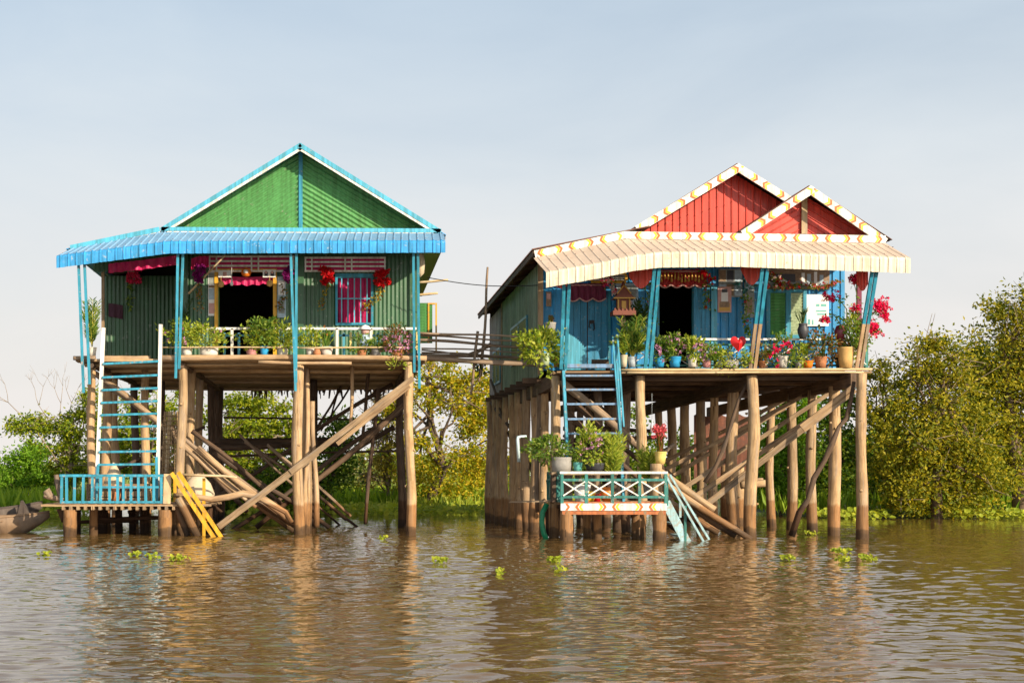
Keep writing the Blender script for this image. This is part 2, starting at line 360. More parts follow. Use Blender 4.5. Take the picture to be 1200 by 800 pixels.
# thin haze scatters forward: the sky is brighter on the sun's side
dp=N(nt,'ShaderNodeVectorMath',operation='DOT_PRODUCT'); L(tc.outputs['Generated'],dp.inputs[0]); dp.inputs[1].default_value=tuple(SUN)
dm=N(nt,'ShaderNodeMath',operation='MAXIMUM'); L(dp.outputs['Value'],dm.inputs[0]); dm.inputs[1].default_value=0.
ds=N(nt,'ShaderNodeMath',operation='MULTIPLY_ADD'); L(dm.outputs[0],ds.inputs[0]); ds.inputs[1].default_value=1.3; ds.inputs[2].default_value=1.
dc=N(nt,'ShaderNodeVectorMath',operation='SCALE'); L(cc.outputs[0],dc.inputs[0]); L(ds.outputs[0],dc.inputs['Scale']); L(dc.outputs[0],mx.inputs[7])
L(mx.outputs[2],bg.inputs[0]); bg.inputs[1].default_value=.1; L(bg.outputs[0],wo.inputs[0])
sl=bpy.data.lights.new('sun','SUN'); sl.energy=5.; sl.angle=R(.6); sl.color=(1.,.86,.67)
so=bpy.data.objects.new('sun',sl); COL.objects.link(so); so.rotation_euler=SUN.to_track_quat('Z','Y').to_euler(); so.location=(20,-20,30)
cam=bpy.data.cameras.new('camera'); co=bpy.data.objects.new('camera',cam); COL.objects.link(co); scene.camera=co
co.location=(0,0,CH); co.rotation_euler=(R(90),0,0); cam.sensor_fit='HORIZONTAL'; cam.sensor_width=36
cam.lens=36*F/1200; cam.shift_x=(600-PX)/1200; cam.shift_y=(PY-400)/1200; cam.clip_start=.1; cam.clip_end=12000
vs=scene.view_settings; vs.view_transform='Standard'; vs.look='None'; vs.exposure=0.5; vs.gamma=1; vs.use_curve_mapping=False
scene.cycles.max_bounces=6; scene.cycles.use_denoising=True; scene.cycles.caustics_reflective=True; scene.cycles.sample_clamp_indirect=3.; scene.cycles.blur_glossy=0.; scene.cycles.caustics_refractive=False

# ------------------------------------------------------------------ water and banks
def make_water():
    import numpy as np
    def axis(lo,hi,step,far,grow=1.22):
        a=list(np.arange(lo,hi,step)); d=step; x=a[-1]; up=[]
        while x<far: d*=grow; x+=d; up.append(x)
        d=step; x=a[0]; dn=[]
        while x>-far: d*=grow; x-=d; dn.append(x)
        return np.array(dn[::-1]+a+up)
    xs=axis(-12,22,.06,6000.)
    xs=np.concatenate([xs[xs<-5.5],np.arange(-5.5,10.5,.043),xs[xs>10.5]])
    ys=[-6000.,-2000.,-600.,-200,-60.,-20.,-5.,3.]; y=8.
    while y<70: ys.append(y); y+=.034+.0026*max(0,y-13)
    d=.3
    while y<9000: ys.append(y); d*=1.22; y+=d
    ys=np.array(ys)
    X,Y=np.meshgrid(xs,ys)
    rng=np.random.RandomState(4); Z=np.zeros_like(X)
    wx=X+.35*np.sin(Y*.7+X*.3)+.2*np.sin(Y*1.7-X*.5); wy=Y+.3*np.sin(X*.8+Y*.2)+.15*np.sin(X*2.1-Y)
    for i in range(100):
        lam=.10*(10**(rng.rand()**1.15*.85)); k=2*np.pi/lam
        th=rng.normal(np.pi/2+.2,.65)
        amp=.0027*lam**.85
        ph=rng.rand()*6.28
        gust=.55+.45*np.sin(X*rng.uniform(.1,.3)+Y*rng.uniform(.05,.2)+rng.rand()*6)
        Z+=amp*gust*np.sin(k*(np.cos(th)*wx+np.sin(th)*wy)+ph)
    fade=np.clip((Y-6)/3,0,1)*np.clip((75-Y)/25,0,1)*np.clip((X+24)/10,0,1)*np.clip((36-X)/10,0,1)
    calm=.45+.55*np.clip((42-Y)/9,0,1)
    Z*=fade*calm
    nx,ny=len(xs),len(ys)
    co_=np.stack([X,Y,Z],-1).reshape(-1,3).astype(np.float32)
    me=bpy.data.meshes.new('water'); me.vertices.add(nx*ny); me.vertices.foreach_set('co',co_.ravel())
    i=np.arange(ny-1)[:,None]*nx+np.arange(nx-1)[None,:]
    q=np.stack([i,i+1,i+nx+1,i+nx],-1).reshape(-1,4).astype(np.int32); nf=len(q)
    me.loops.add(nf*4); me.loops.foreach_set('vertex_index',q.ravel())
    me.polygons.add(nf); me.polygons.foreach_set('loop_start',np.arange(nf,dtype=np.int32)*4); me.polygons.foreach_set('loop_total',np.full(nf,4,np.int32))
    me.polygons.foreach_set('use_smooth',np.ones(nf,bool)); me.update(calc_edges=True)
    m,nt,b,out=nodes_of('muddy_water'); L=nt.links.new
    tc=N(nt,'ShaderNodeTexCoord')
    n1=N(nt,'ShaderNodeTexNoise',Scale=.12,Detail=3.); L(tc.outputs['Object'],n1.inputs['Vector'])
    r1=ramp(nt,[(.3,(.125,.071,.021)),(.7,(.16,.092,.028))]); L(n1.outputs[0],r1.inputs[0]); L(r1.outputs[0],b.inputs['Base Color'])
    b.inputs['Roughness'].default_value=.02; b.inputs['IOR'].default_value=1.33
    n2=N(nt,'ShaderNodeTexNoise',Scale=11.,Detail=4.,Roughness=.6); L(tc.outputs['Object'],n2.inputs['Vector'])
    bp=N(nt,'ShaderNodeBump',Strength=.14,Distance=.01); L(n2.outputs[0],bp.inputs['Height']); L(bp.outputs[0],b.inputs['Normal'])
    me.materials.append(m)
    o=bpy.data.objects.new('water',me); COL.objects.link(o); structure(o)
make_water()
def ground_mat():
    m,nt,b,out=nodes_of('bank_earth'); L=nt.links.new
    tc=N(nt,'ShaderNodeTexCoord'); n1=N(nt,'ShaderNodeTexNoise',Scale=.6,Detail=8.); L(tc.outputs['Object'],n1.inputs['Vector'])
    r1=ramp(nt,[(.3,(.05,.045,.02)),(.5,(.08,.095,.03)),(.7,(.13,.14,.04))]); L(n1.outputs[0],r1.inputs[0]); L(r1.outputs[0],b.inputs['Base Color'])
    b.inputs['Roughness'].default_value=.95; return m
M['earth']=ground_mat()
def bank(name, x0,x1,y0,y1,h,nx=60,ny=14,seed=0):
    """low island: rises out of the water with an uneven shore"""
    rnd=random.Random(seed); mb=MB(); ph=[rnd.uniform(0,6) for _ in range(6)]
    rows=[]
    for j in range(ny+1):
        row=[]
        for i in range(nx+1):
            x=x0+(x1-x0)*i/nx; t=j/ny
            shore=.35*math.sin(x*.55+ph[0])+.25*math.sin(x*1.3+ph[1])+.15*math.sin(x*2.9+ph[2])
            y=y0+shore*max(0,1-t*2)+(y1-y0)*t*t
            e=min(1,4*t)*min(1,8*i/nx)*min(1,8*(nx-i)/nx)*min(1,6*(1-t)+.0)
            row.append((x,y,-.25+(h+.25)*e+.05*math.sin(x*1.9+y+ph[3])*e))
        rows.append(row)
    mb.ribbed(rows,0,True); return structure(mb.build(name,'earth'))
bank('far_bank',-70,120,92,420,.35,80,16,1)
bank('left_bank',-24,-9.2,47,80,.3,40,14,2)
bank('right_bank',13.5,45,46.5,90,.3,50,14,3)
bank('middle_bank',-5,9,56,78,.2,50,12,5)
# ------------------------------------------------------------------ shared builders
def interp(pts,x):
    if x<=pts[0][0]: return pts[0][1]
    for (a,b),(c,d) in zip(pts,pts[1:]):
        if x<=c: return b+(d-b)*(x-a)/(c-a)
    return pts[-1][1]
def ribprof(t):
    """trapezoid rib over one pitch, t in 0..1 -> list of (t, height 0..1)"""
    return [(0,0),(.38,0),(.46,1),(.54,1),(.62,0)]
def awning(name, mat, parent, zl, x0, x1, yb, yf, dback, zb, drop, pitch, rib, xback=None):
    """ribbed sheet from the fascia down to a rolled front lip that hangs as a band"""
    mb=MB(); lines=[]; n=int(round((x1-x0)/pitch)); p=(x1-x0)/n
    xb0,xb1=xback or (x0,x1)
    for i in range(n+1):
        for t,h in (ribprof(0) if i<n else [(0,0)]):
            x=x0+(i+t)*p; k=(x-x0)/(x1-x0); xb=xb0+(xb1-xb0)*k; z=interp(zl,x); zbk=interp(zb,xb); r=h*rib
            sag=U(-.004,.004)
            lines.append([(xb,yb,zbk+r),( (xb+x)/2,(yb+yf)/2,(z+zbk)/2+r),(x,yf+.05,z+.03+r),(x,yf+.012-r*.5,z+.008+r*.6),(x,yf-r,z-.03),(x,yf-r+.006,z-drop*.6+sag),(x,yf-r+.015,z-drop+sag)])
    mb.ribbed(lines)
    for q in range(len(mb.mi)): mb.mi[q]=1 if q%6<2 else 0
    for i in range(n+1):      # roofing nails along the ribs
        x=x0+min(i+.5,n)*p; k=(x-x0)/(x1-x0); xb=xb0+(xb1-xb0)*k; z=interp(zl,x); zq=interp(zb,xb)
        for q in (.3,.85):
            if U(0,1)<.7: mb.lathe((xb+(x-xb)*q,yb+(yf+.05-yb)*q,zq+(z+.03-zq)*q+rib),[(.009,0),(.008,.006),(0,.008)],6,2)
    o=mb.build(name,[mat,'bluetop' if 'blue' in mat else 'creamtop','brownroof'],parent)
    md=o.modifiers.new('thick','SOLIDIFY'); md.thickness=.006; md.offset=1
    return o
WAVE=[(0,0),(.2,.35),(.35,.85),(.5,1),(.65,.85),(.8,.35)]
def rake_gable(mb, xl, zl, xc, zc, xr, zr, y, pitch, rib, zbase, m=0, wave=False):
    """two halves of ribbed sheet whose ribs run parallel to the rakes"""
    for (xe,ze,sgn) in ((xl,zl,1),(xr,zr,-1)):
        sl=(zc-ze)/(xc-xe)               # slope of the rake
        H=zc-zbase; lines=[]; dz=pitch/math.cos(math.atan(sl)); n=int(H/dz)+1
        for i in range(n):
            for t,h in (WAVE if wave else ribprof(0)):
                d=(i+t)*dz
                if d>H: break
                # line z = zc - d + sl*(x-xc), from x=xc to z=zbase
                xa=xc+(zbase-(zc-d))/sl
                lines.append([(xc,y-h*rib,zc-d),(xa,y-h*rib,zbase)])
        lines.append([(xc,y,zbase),(xc,y,zbase)])
        mb.ribbed(lines,m,wave)
def ribwall(mb, x0,x1,z0,z1,y,pitch,rib,m=0,ztop=None,wave=False):
    n=max(1,int(round((x1-x0)/pitch))); p=(x1-x0)/n; lines=[]
    for i in range(n+1):
        for t,h in ((WAVE if wave else ribprof(0)) if i<n else [(0,0)]):
            x=x0+(i+t)*p; zt=ztop(x) if ztop else z1
            lines.append([(x,y-h*rib,z0),(x,y-h*rib,zt)])
    mb.ribbed(lines,m,wave)
def boards_wall_side(mb, x, y0,y1, zf0, zf1, w=.19, t=.02, m=0):
    """vertical boards on a wall that runs into depth"""
    n=int((y1-y0)/w)
    for i in range(n):
        a=y0+(y1-y0)*i/n; b=y0+(y1-y0)*(i+1)/n
        mb.box(x-t/2+U(-.004,.004),x+t/2,a+.004,b-.004,zf0(a)+U(-.03,.02),zf1((a+b)/2),m=m)
def deck(name, x0,x1,y0,y1,z,parent,w=.16,gap=.01,thick=.05,mat='under',ragged=0):
    mb=MB(); y=y0
    while y<y1:
        ww=w*U(.75,1.2); e=ragged
        xa=x0+U(-.04,.04); xb=x1+U(-.05,.05)
        mb.beam((xa,y+ww/2,z-thick/2+U(-.008,.008)),(xb,y+ww/2,z-thick/2+U(-.01,.01)),ww-gap,thick*U(.8,1.1)); y+=ww
    return mb.build(name,mat,parent)
def chevrons(mb, p0,p1,h,y,period,phase,mo,my,unit=.5,cut=None):
    """painted boards: orange and yellow arrowheads either side of a white lozenge"""
    p0=Vector((p0[0],0,p0[1])); p1=Vector((p1[0],0,p1[1])); d=p1-p0; l=d.length; d/=l; up=Vector((-d.z,0,d.x))
    if up.z<0: up=-up
    hh=h*.47
    def arrow(s,sg,wd,m):
        tip=h*.34*sg
        for v0,v1 in ((-hh,0),(0,hh)):
            def P(u,v):
                q=p0+d*(s+u+tip*(1-abs(v)/hh))+up*v; return (q.x,y,q.z)
            a=[P(-wd/2,v0),P(wd/2,v0),P(wd/2,v1),P(-wd/2,v1)]
            mb.poly(a,m)
    s=phase
    while s<l+unit:
        for off,sg,m,wd in ((-unit*.42,-1,mo,.055),(-unit*.3,-1,my,.05),(unit*.3,1,my,.05),(unit*.42,1,mo,.055)):
            c=s+off
            if .09<c<l-.09: arrow(c,sg,wd,m)
        s+=period
def leaves_blob(mb, c, r, n, size, m=0, shell=.35, droop=0., up=.2, asp=.5):
    """leaf blades through an ellipsoid, denser towards its outside, in uneven sprigs"""
    c=Vector(c); sprigs=[]
    for i in range(max(4,n//14)):
        d=Vector((random.gauss(0,1),random.gauss(0,1),random.gauss(0,1))).normalized()*(U(shell,1)**.6)*random.choice((U(.7,1.05),U(.8,1.1),U(1.0,1.35)))
        sprigs.append(Vector((d.x*r[0],d.y*r[1],d.z*r[2])))
    k=max(.35,min(1,3.2/len(sprigs)**.5))
    for i in range(n):
        s=random.choice(sprigs)
        g=Vector((random.gauss(0,1)*r[0],random.gauss(0,1)*r[1],random.gauss(0,1)*r[2]))*(.22*k+.05)
        p=s+g; d=p.normalized()+Vector((U(-.9,.9),U(-.9,.9),U(-.7,.7)+up-droop))
        mb.leaf(c+p,d,size*U(.5,1.4),size*asp*U(.7,1.2),m)
def petals(mb, c, r, m=0, n=10, flat=.75):
    c=Vector(c)
    for i in range(n):
        d=Vector((random.gauss(0,1),random.gauss(0,1)*.8-.35,random.gauss(0,1))).normalized()
        mb.leaf(c+d*r*.15,d,r*U(.8,1.2),r*flat*U(.8,1.2),m)
POTP={'bucket':[(.0,0),(.72,0),(.85,.5),(1,.95),(1.06,1),(.94,1),(.9,.9)],
      'bowl':[(0,0),(.6,0),(.92,.35),(1,.85),(1.08,1),(.96,1),(.9,.86)],
      'urn':[(0,0),(.55,0),(.95,.4),(1,.62),(.72,.86),(.8,1),(.68,1),(.62,.86)],
      'trough':[(0,0),(.9,0),(.96,.5),(1,.92),(1.03,1),(.95,1),(.93,.9)]}
def pot_mesh(mb,c,r,h,kind,sx=1.,sy=1.,n=14):
    mb.lathe(c,[(a*r,b*h) for a,b in POTP[kind]],n,0,sx,sy)
def plant(name,label,px,pyb,Y,pw,ph,pot,kind,fol,fm='lf',shape='bush',n=220,size=.085,flower=None,nf=0,fr=.04,group=None,cat='potted plant',stem='stem',sx=1.,fsize=None):
    """pot standing at pixel column px with its base at pyb; fol = (x0,x1,ytop,ybottom) of its leaves"""
    x0,x1,yt,yb=fol; cx_=(x0+x1)/2; k_=.98 if shape=='bush' else 1.0; fol=(cx_+(x0-cx_)*k_,cx_+(x1-cx_)*k_,yb+(yt-yb)*(k_+.02),yb); n=int(n*1.35) if shape=='bush' else n; size*=1.06
    s=Y/F; base=at(px,pyb,Y); r=pw*s/2; h=ph*s
    t=thing(name,label,cat,base,group)
    mb=MB(); pot_mesh(mb,base,r/max(sx,1)*1. if sx>1 else r,h,kind,sx=sx if sx>1 else 1); p=mb.build('pot',pot,t)
    mb=MB(); mb.lathe(base+Vector((0,0,h*.88)),[(0,.012),(r*.86/max(sx,1),0)],10,0,sx); mb.build('soil','soil',p)
    x0,x1,yt,yb=fol; c=at((x0+x1)/2,(yt+yb)/2,Y); rx=(x1-x0)*s/2; rz=(yb-yt)*s/2; ry=min(rx,.42)
    st=MB(); lf=MB(); fl=MB(); top=base+Vector((0,0,h*.9))
    if shape=='bush':
        for i in range(9):
            e=c+Vector((U(-.8,.8)*rx,U(-.6,.6)*ry,U(-.3,.8)*rz)); mid=(top+e)/2+Vector((U(-.05,.05),U(-.03,.03),.04))
            st.tube([top+Vector((U(-.3,.3)*r,0,-.02)),mid,e],[.009,.007,.004],5)
        leaves_blob(lf,c,(rx,ry,rz),n,size,asp=.6)
        for i in range(nf):
            a=Vector((random.gauss(0,1),-abs(random.gauss(0,1))-.25,random.gauss(0,1)*.8+.25)).normalized()*U(.75,1.05)
            petals(fl,c+Vector((a.x*rx,a.y*ry,a.z*rz)),fr*U(.8,1.3),n=9)
    elif shape=='palm':
        for i in range(n):
            a=U(0,6.28); rr=U(.25,1.); tip=Vector((c.x+math.cos(a)*rx*rr,c.y+math.sin(a)*ry*rr,c.z+rz*U(-.1,1.)))
            if U(0,1)<.35: tip.z=c.z+rz*U(-.6,.3)
            mid=top.lerp(tip,.55)+Vector((0,0,rz*.35)); pts=[]
            for k in range(7):
                q=k/6; pts.append(top*(1-q)**2+mid*(2*q*(1-q))+tip*q*q)
            st.tube(pts,[.008,.007,.006,.005,.004,.003,.002],4)
            for k in range(2,7):
                for u_ in range(4):
                    q=(k-1+u_/4)/6; p_=top*(1-q)**2+mid*(2*q*(1-q))+tip*q*q
                    for sg in (-1,1):
                        lf.leaf(p_,Vector((sg*U(.4,1),U(-.5,.5),U(-.35,.3)))+(tip-top).normalized()*.8,size*U(.8,1.3)*(1.2-q*.5),size*.16)
    elif shape=='spiky':
        for i in range(n):
            a=U(0,6.28); rr=U(.1,1.); tip=Vector((c.x+math.cos(a)*rx*rr,c.y+math.sin(a)*ry*rr,c.z+rz*U(.2,1.)*(1.15-rr*.4)))
            b0=top+Vector((U(-.4,.4)*r,U(-.3,.3)*r,-.02)); d=tip-b0; l=d.length
            lf.leaf(b0,d,l,size*U(.7,1.2))
            for k in range(3): lf.leaf(b0+d*U(.4,.8),d.normalized()+Vector((U(-.6,.6),U(-.4,.4),U(-.1,.3))),l*.3,size*.6)
        for i in range(5):
            st.tube([top,top.lerp(c,.6)+Vector((U(-.3,.3)*rx,0,0)),c+Vector((U(-.5,.5)*rx,0,rz*.5))],[.007,.006,.003],4)
        for i in range(nf):
            petals(fl,c+Vector((U(-.7,.7)*rx,-ry*.4,U(.2,1.1)*rz)),fr*U(.8,1.3),n=9)
    st.build('stems',stem,t); lf.build('leaves',fm,t)
    if fl.f: fl.build('blossoms','fl_'+flower,t)
    return t
def vine_leaves(mb,pts,n,size,spread):
    pts=[Vector(p) for p in pts]
    for i in range(n):
        q=U(0,len(pts)-1.001); k=int(q); p=pts[k].lerp(pts[k+1],q-k)+Vector((random.gauss(0,spread),-abs(random.gauss(0,spread*.6)),random.gauss(0,spread)))
        mb.leaf(p,(U(-1,1),U(-1,.2),U(-1,.5)),size*U(.7,1.3),size*.6)
def garland(name,label,Y,blob,nb,fr,fm,vine,nv,vm,vs=.085,group=None):
    """bunch of artificial flowers with a trailing vine; blob = (x0,x1,y0,y1) px, vine = px points"""
    x0,x1,y0,y1=blob; s=Y/F
    t=thing(name,label,'flower garland',at((x0+x1)/2,y0,Y),group)
    mb=MB()
    for i in range(int(nb*1.6)): petals(mb,at(U(x0,x1),U(y0,y1),Y-.05+U(-.05,.03)),fr*.72*U(.8,1.2),n=14,flat=.8)
    mb.build('blossoms',fm,t)
    if vine:
        pts=[at(x,y,Y-.03) for x,y in vine]
        mb=MB(); mb.tube(pts,.006,4); vine_leaves(mb,pts,nv,vs,.045); mb.build('vine',vm,t)
    return t
def poster(name,label,cat,x0,x1,y0,y1,Y,base,bits,group=None,tilt=0):
    """thin sheet on a wall; bits = (u0,u1,v0,v1,material) printed areas"""
    a=at(x0,y1,Y); b=at(x1,y0,Y); mb=MB(); mats=[base]
    mb.box(a.x,b.x,Y-.008,Y,a.z,b.z)
    k=0
    for u0,u1,v0,v1,mt in bits:
        if mt not in mats: mats.append(mt)
        k+=1; y=Y-.0105-.0006*k
        mb.poly([(a.x+(b.x-a.x)*u0,y,a.z+(b.z-a.z)*v0),(a.x+(b.x-a.x)*u1,y,a.z+(b.z-a.z)*v0),(a.x+(b.x-a.x)*u1,y,a.z+(b.z-a.z)*v1),(a.x+(b.x-a.x)*u0,y,a.z+(b.z-a.z)*v1)],m=mats.index(mt))
    o=mb.build(name,mats,None,loc=at((x0+x1)/2,y1,Y)); return tag(o,label,cat,group)
def cloth_strip(mb, top, drop, Y, n, fold, m=0, scallop=0, amp=.04):
    """hanging cloth: top = px polyline, drop px"""
    lines=[]; T=[at(x,y,Y) for x,y in top]; L_=len(T)-1
    for i in range(n+1):
        q=i/n*L_; k=min(int(q),L_-1); p=T[k].lerp(T[k+1],q-k); d=drop*Y/F
        if scallop: d*=.82+.18*abs(math.sin(i/n*math.pi*scallop))
        yo=amp*math.sin(i*fold)+U(-.008,.008)
        lines.append([(p.x,p.y+yo*(.3+.7*j/4),p.z-d*j/4) for j in range(5)])
    mb.ribbed(lines,m,True)
def stilt(parent,x,y,ztop,r,mat='pile',lean=0,label=None):
    r*=.68 if r>.12 else .85; mb=MB(); mb.pole((x-lean,y,-.7),(x,y,ztop),r*U(1.02,1.14),r*U(.86,.96),U(.008,.016),14,seg=12,wob=.06)
    for k in range(3):   # knots
        a=U(0,6.28); z=U(.5,ztop); mb.tube([(x+math.cos(a)*r*.8,y+math.sin(a)*r*.8,z),(x+math.cos(a)*(r+.02),y+math.sin(a)*(r+.02),z+.01)],[.035,.02],6)
    o=mb.build('stilt',mat,parent)
    if label: o['label']=label
    return o
def brace(parent,p0,p1,r,mat='pole',name='brace',bend=.02):
    mb=MB(); mb.pole(p0,p1,r,r*.8,bend,8); return mb.build(name,mat,parent)
def slab_roof(name,mat,parent,pts_front,y0,y1,thick=.05,pitch=.2,rib=.025):
    """roof sheet following a front outline (x,z list) from y0 to y1 with ribs running down the slope"""
    mb=MB(); lines=[]; n=int((y1-y0)/pitch); p=(y1-y0)/n
    for i in range(n+1):
        for t,h in (ribprof(0) if i<n else [(0,0)]):
            y=y0+(i+t)*p; lines.append([(x,y,z+h*rib) for x,z in pts_front])
    mb.ribbed(lines)
    o=mb.build(name,mat,parent); md=o.modifiers.new('thick','SOLIDIFY'); md.thickness=.012; md.offset=-1
    return o

# ================================================================== LEFT HOUSE
YF=34.0; YW=36.0; ZD=4.17
LH=thing('stilt_house','green corrugated stilt house with one wide gable and sky blue awning','house',(-2.2,YF,0))
deck('deck',-6.35,1.85,YF+.08,44.6,ZD-.03,LH,.2,.008,.06,'slat')
# log edging of the deck
mb=MB(); mb.pole(at(190,419.5,YF),at(500,419.5,YF),.075,.06,.003,10,seg=14,wob=.04); mb.build('edge_log','pole',LH)
mb=MB(); mb.pole(at(118,421,YF+.3),at(176,420,YF+.3),.085,.075,.004,10); mb.build('edge_log','pole',LH)
mb=MB(); mb.pole(at(86,419.5,YF),at(112,419,YF),.05,.05,.004,8); mb.build('edge_log','greypole',LH)
mb=MB(); mb.pole(at(303,424,YF-.06),at(412,425.5,YF-.06),.04,.035,.008,8); mb.build('edge_log','pole',LH)
# beams and joists under the deck
for x in (-6.0,-3.86,-1.1,1.5): 
    mb=MB(); mb.pole((x,YF+.15,ZD-.17),(x+.02,44.5,ZD-.2),.07,.07,.004,8); mb.build('beam','dark',LH)
for y in (34.5,36.6,38.9,41.4,44.2):
    mb=MB(); mb.pole((-6.2,y,ZD-.14),(1.75,y+.05,ZD-.14),.05,.05,.004,8,seg=10); mb.build('joist','slat',LH)
# frayed thatch along the rear edge
mb=MB()
for i in range(90):
    x=U(-3.,1.7); l=U(.1,.34)
    mb.beam((x,44.65,ZD-.1),(x+U(-.06,.06),44.7,ZD-.1-l),U(.03,.09),.012,up=(0,1,0),taper=.5)
mb.box(-3.,1.7,44.62,44.66,ZD-.16,ZD-.06); mb.build('thatch_fringe','dark',LH)
# stilts
for x,y,r in ((-6.02,34.5,.15),(-3.86,34.35,.165),(-1.1,34.25,.19),(1.5,34.0,.165),
              (-3.86,36.4,.17),(-3.9,38.9,.17),(-3.86,41.5,.15),(-3.86,44,.24),
              (-.98,35.1,.11),(-.99,36.6,.17),(-.92,40.4,.2),(1.5,39.2,.16),
              (-6.02,36.6,.18),(-6.2,38.9,.17),(-6.05,41.5,.17),(-6.1,44,.16),(-5.05,36.6,.15),(-5.2,41.,.17)):
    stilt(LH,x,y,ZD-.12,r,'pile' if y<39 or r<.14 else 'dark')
mb=MB(); mb.pole(at(357,618,34.9),at(360,432,34.9),.06,.05,.012,8); mb.build('brace','pole',LH)
mb=MB(); mb.pole(at(371,618,35.2),at(366,470,35.2),.07,.06,.012,8); mb.build('brace','pole',LH)
# walls
GW=MB(); zt=6.99
segs=[(-4.2,-3.2,ZD-.05,zt),(-3.2,-1.74,az(319,YW),zt),(-1.74,-.26,ZD-.05,zt),(-.26,.69,ZD-.05,az(381,YW)),(-.26,.69,az(321,YW),zt),(.69,1.72,ZD-.05,zt)]
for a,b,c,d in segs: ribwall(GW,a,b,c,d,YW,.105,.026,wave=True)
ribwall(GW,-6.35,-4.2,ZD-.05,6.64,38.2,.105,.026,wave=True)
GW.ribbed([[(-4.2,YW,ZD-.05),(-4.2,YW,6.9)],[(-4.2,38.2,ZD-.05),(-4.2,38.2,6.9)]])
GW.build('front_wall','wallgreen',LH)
mb=MB(); mb.box(-3.2,-3.14,YW+.03,YW+.08,ZD,7); 
mb.ribbed([[(1.72,YW+.0+i*.105+t*.105,ZD-.2),(1.72,YW+i*.105+t*.105,zt)] if h==0 else [(1.742,YW+i*.105+t*.105,ZD-.2),(1.742,YW+i*.105+t*.105,zt)] for i in range(78) for t,h in ribprof(0)])
mb.ribbed([[(-6.35,38.2,ZD),(-6.35,38.2,6.7)],[(-6.35,44.3,ZD),(-6.35,44.3,6.7)]]); mb.build('side_wall','green',LH)
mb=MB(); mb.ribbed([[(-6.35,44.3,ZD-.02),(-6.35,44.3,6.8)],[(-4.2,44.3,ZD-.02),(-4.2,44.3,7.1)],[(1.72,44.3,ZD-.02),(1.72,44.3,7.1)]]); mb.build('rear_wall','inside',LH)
# corner boards
for px0,px1,py0 in ((208,220,297),(347,356,300),(480,489,300)):
    a=at(px0,py0,YW-.05); b=at(px1,418,YW-.05); mb=MB(); mb.box(a.x,b.x,YW-.08,YW-.035,b.z,a.z); mb.build('wall_post','wallgreen',LH)
mb=MB(); a=at(119,312,YW-.2); mb.box(a.x,a.x+.07,YW-.23,YW-.16,ZD,a.z); mb.build('wall_post','plank',LH)
# frieze boards beneath the awning
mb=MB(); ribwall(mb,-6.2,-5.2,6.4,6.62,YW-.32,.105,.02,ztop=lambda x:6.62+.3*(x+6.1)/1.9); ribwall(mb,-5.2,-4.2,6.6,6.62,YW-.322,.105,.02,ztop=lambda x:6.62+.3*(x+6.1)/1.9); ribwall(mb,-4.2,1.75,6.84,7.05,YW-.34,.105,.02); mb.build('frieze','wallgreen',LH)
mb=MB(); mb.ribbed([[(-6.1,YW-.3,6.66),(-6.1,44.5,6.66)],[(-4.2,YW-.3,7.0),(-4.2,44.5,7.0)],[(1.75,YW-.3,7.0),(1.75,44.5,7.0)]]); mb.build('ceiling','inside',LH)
# door
a=at(253,385,YW); b=at(323,320,YW)
dr=MB(); 
dr.box(a.x-.03,a.x+.06,YW-.07,YW+.02,ZD,b.z+.02); dr.box(b.x-.06,b.x+.03,YW-.07,YW+.02,ZD,b.z+.02); dr.box(a.x-.03,b.x+.03,YW-.075,YW+.02,b.z+.02,b.z+.1)
D=dr.build('door_frame','yellow',LH)
mb=MB(); cloth_strip(mb,[(255,323),(290,325),(321,323)],10,YW+.05,60,.9,scallop=5,amp=.03); mb.build('door_curtain','crimson',LH)
# window
a=at(393,381,YW); b=at(437.5,321,YW)
mb=MB()
for q in ((a.x,a.x+.06,a.z,b.z),(b.x-.06,b.x,a.z,b.z),(a.x+.06,b.x-.06,a.z,a.z+.06),(a.x+.06,b.x-.06,b.z-.1,b.z)): mb.box(q[0],q[1],YW-.06,YW+.03,q[2],q[3])
W=mb.build('window','post_blue',LH)
mb=MB()
for i in range(1,6):
    x=a.x+(b.x-a.x)*i/6; mb.box(x-.014,x+.014,YW-.035,YW-.01,a.z+.06,b.z-.1)
mb.box(a.x+.06,b.x-.06,YW-.034,YW-.012,az(350,YW)-.014,az(350,YW)+.014); mb.build('window_bars','cyan',W)
mb=MB(); cloth_strip(mb,[(394,324),(437,324)],57,YW+.07,90,.55,amp=.035); mb.build('curtain','crimson',W)
# transom grilles
for px0,px1,py0,py1 in ((245,345,301,318),(357,452,302.5,318)):
    a=at(px0,py1,YW); b=at(px1,py0,YW); y=YW-.05; mb=MB()
    for z in (a.z,a.z+(b.z-a.z)*.36,a.z+(b.z-a.z)*.68,b.z): mb.box(a.x,b.x,y-.03,y,z-.022,z+.022)
    for x in (a.x+.022,a.x+(b.x-a.x)*.09,a.x+(b.x-a.x)*.5,a.x+(b.x-a.x)*.58,b.x-.022): mb.box(x-.018,x+.018,y-.034,y-.028,a.z+.02,b.z-.02)
    g=mb.build('transom_grille','white',LH)
    mb=MB(); mb.box(a.x+.03,b.x-.03,YW-.03,YW-.024,a.z+.02,b.z-.02); mb.build('transom_cloth','crimson',g)
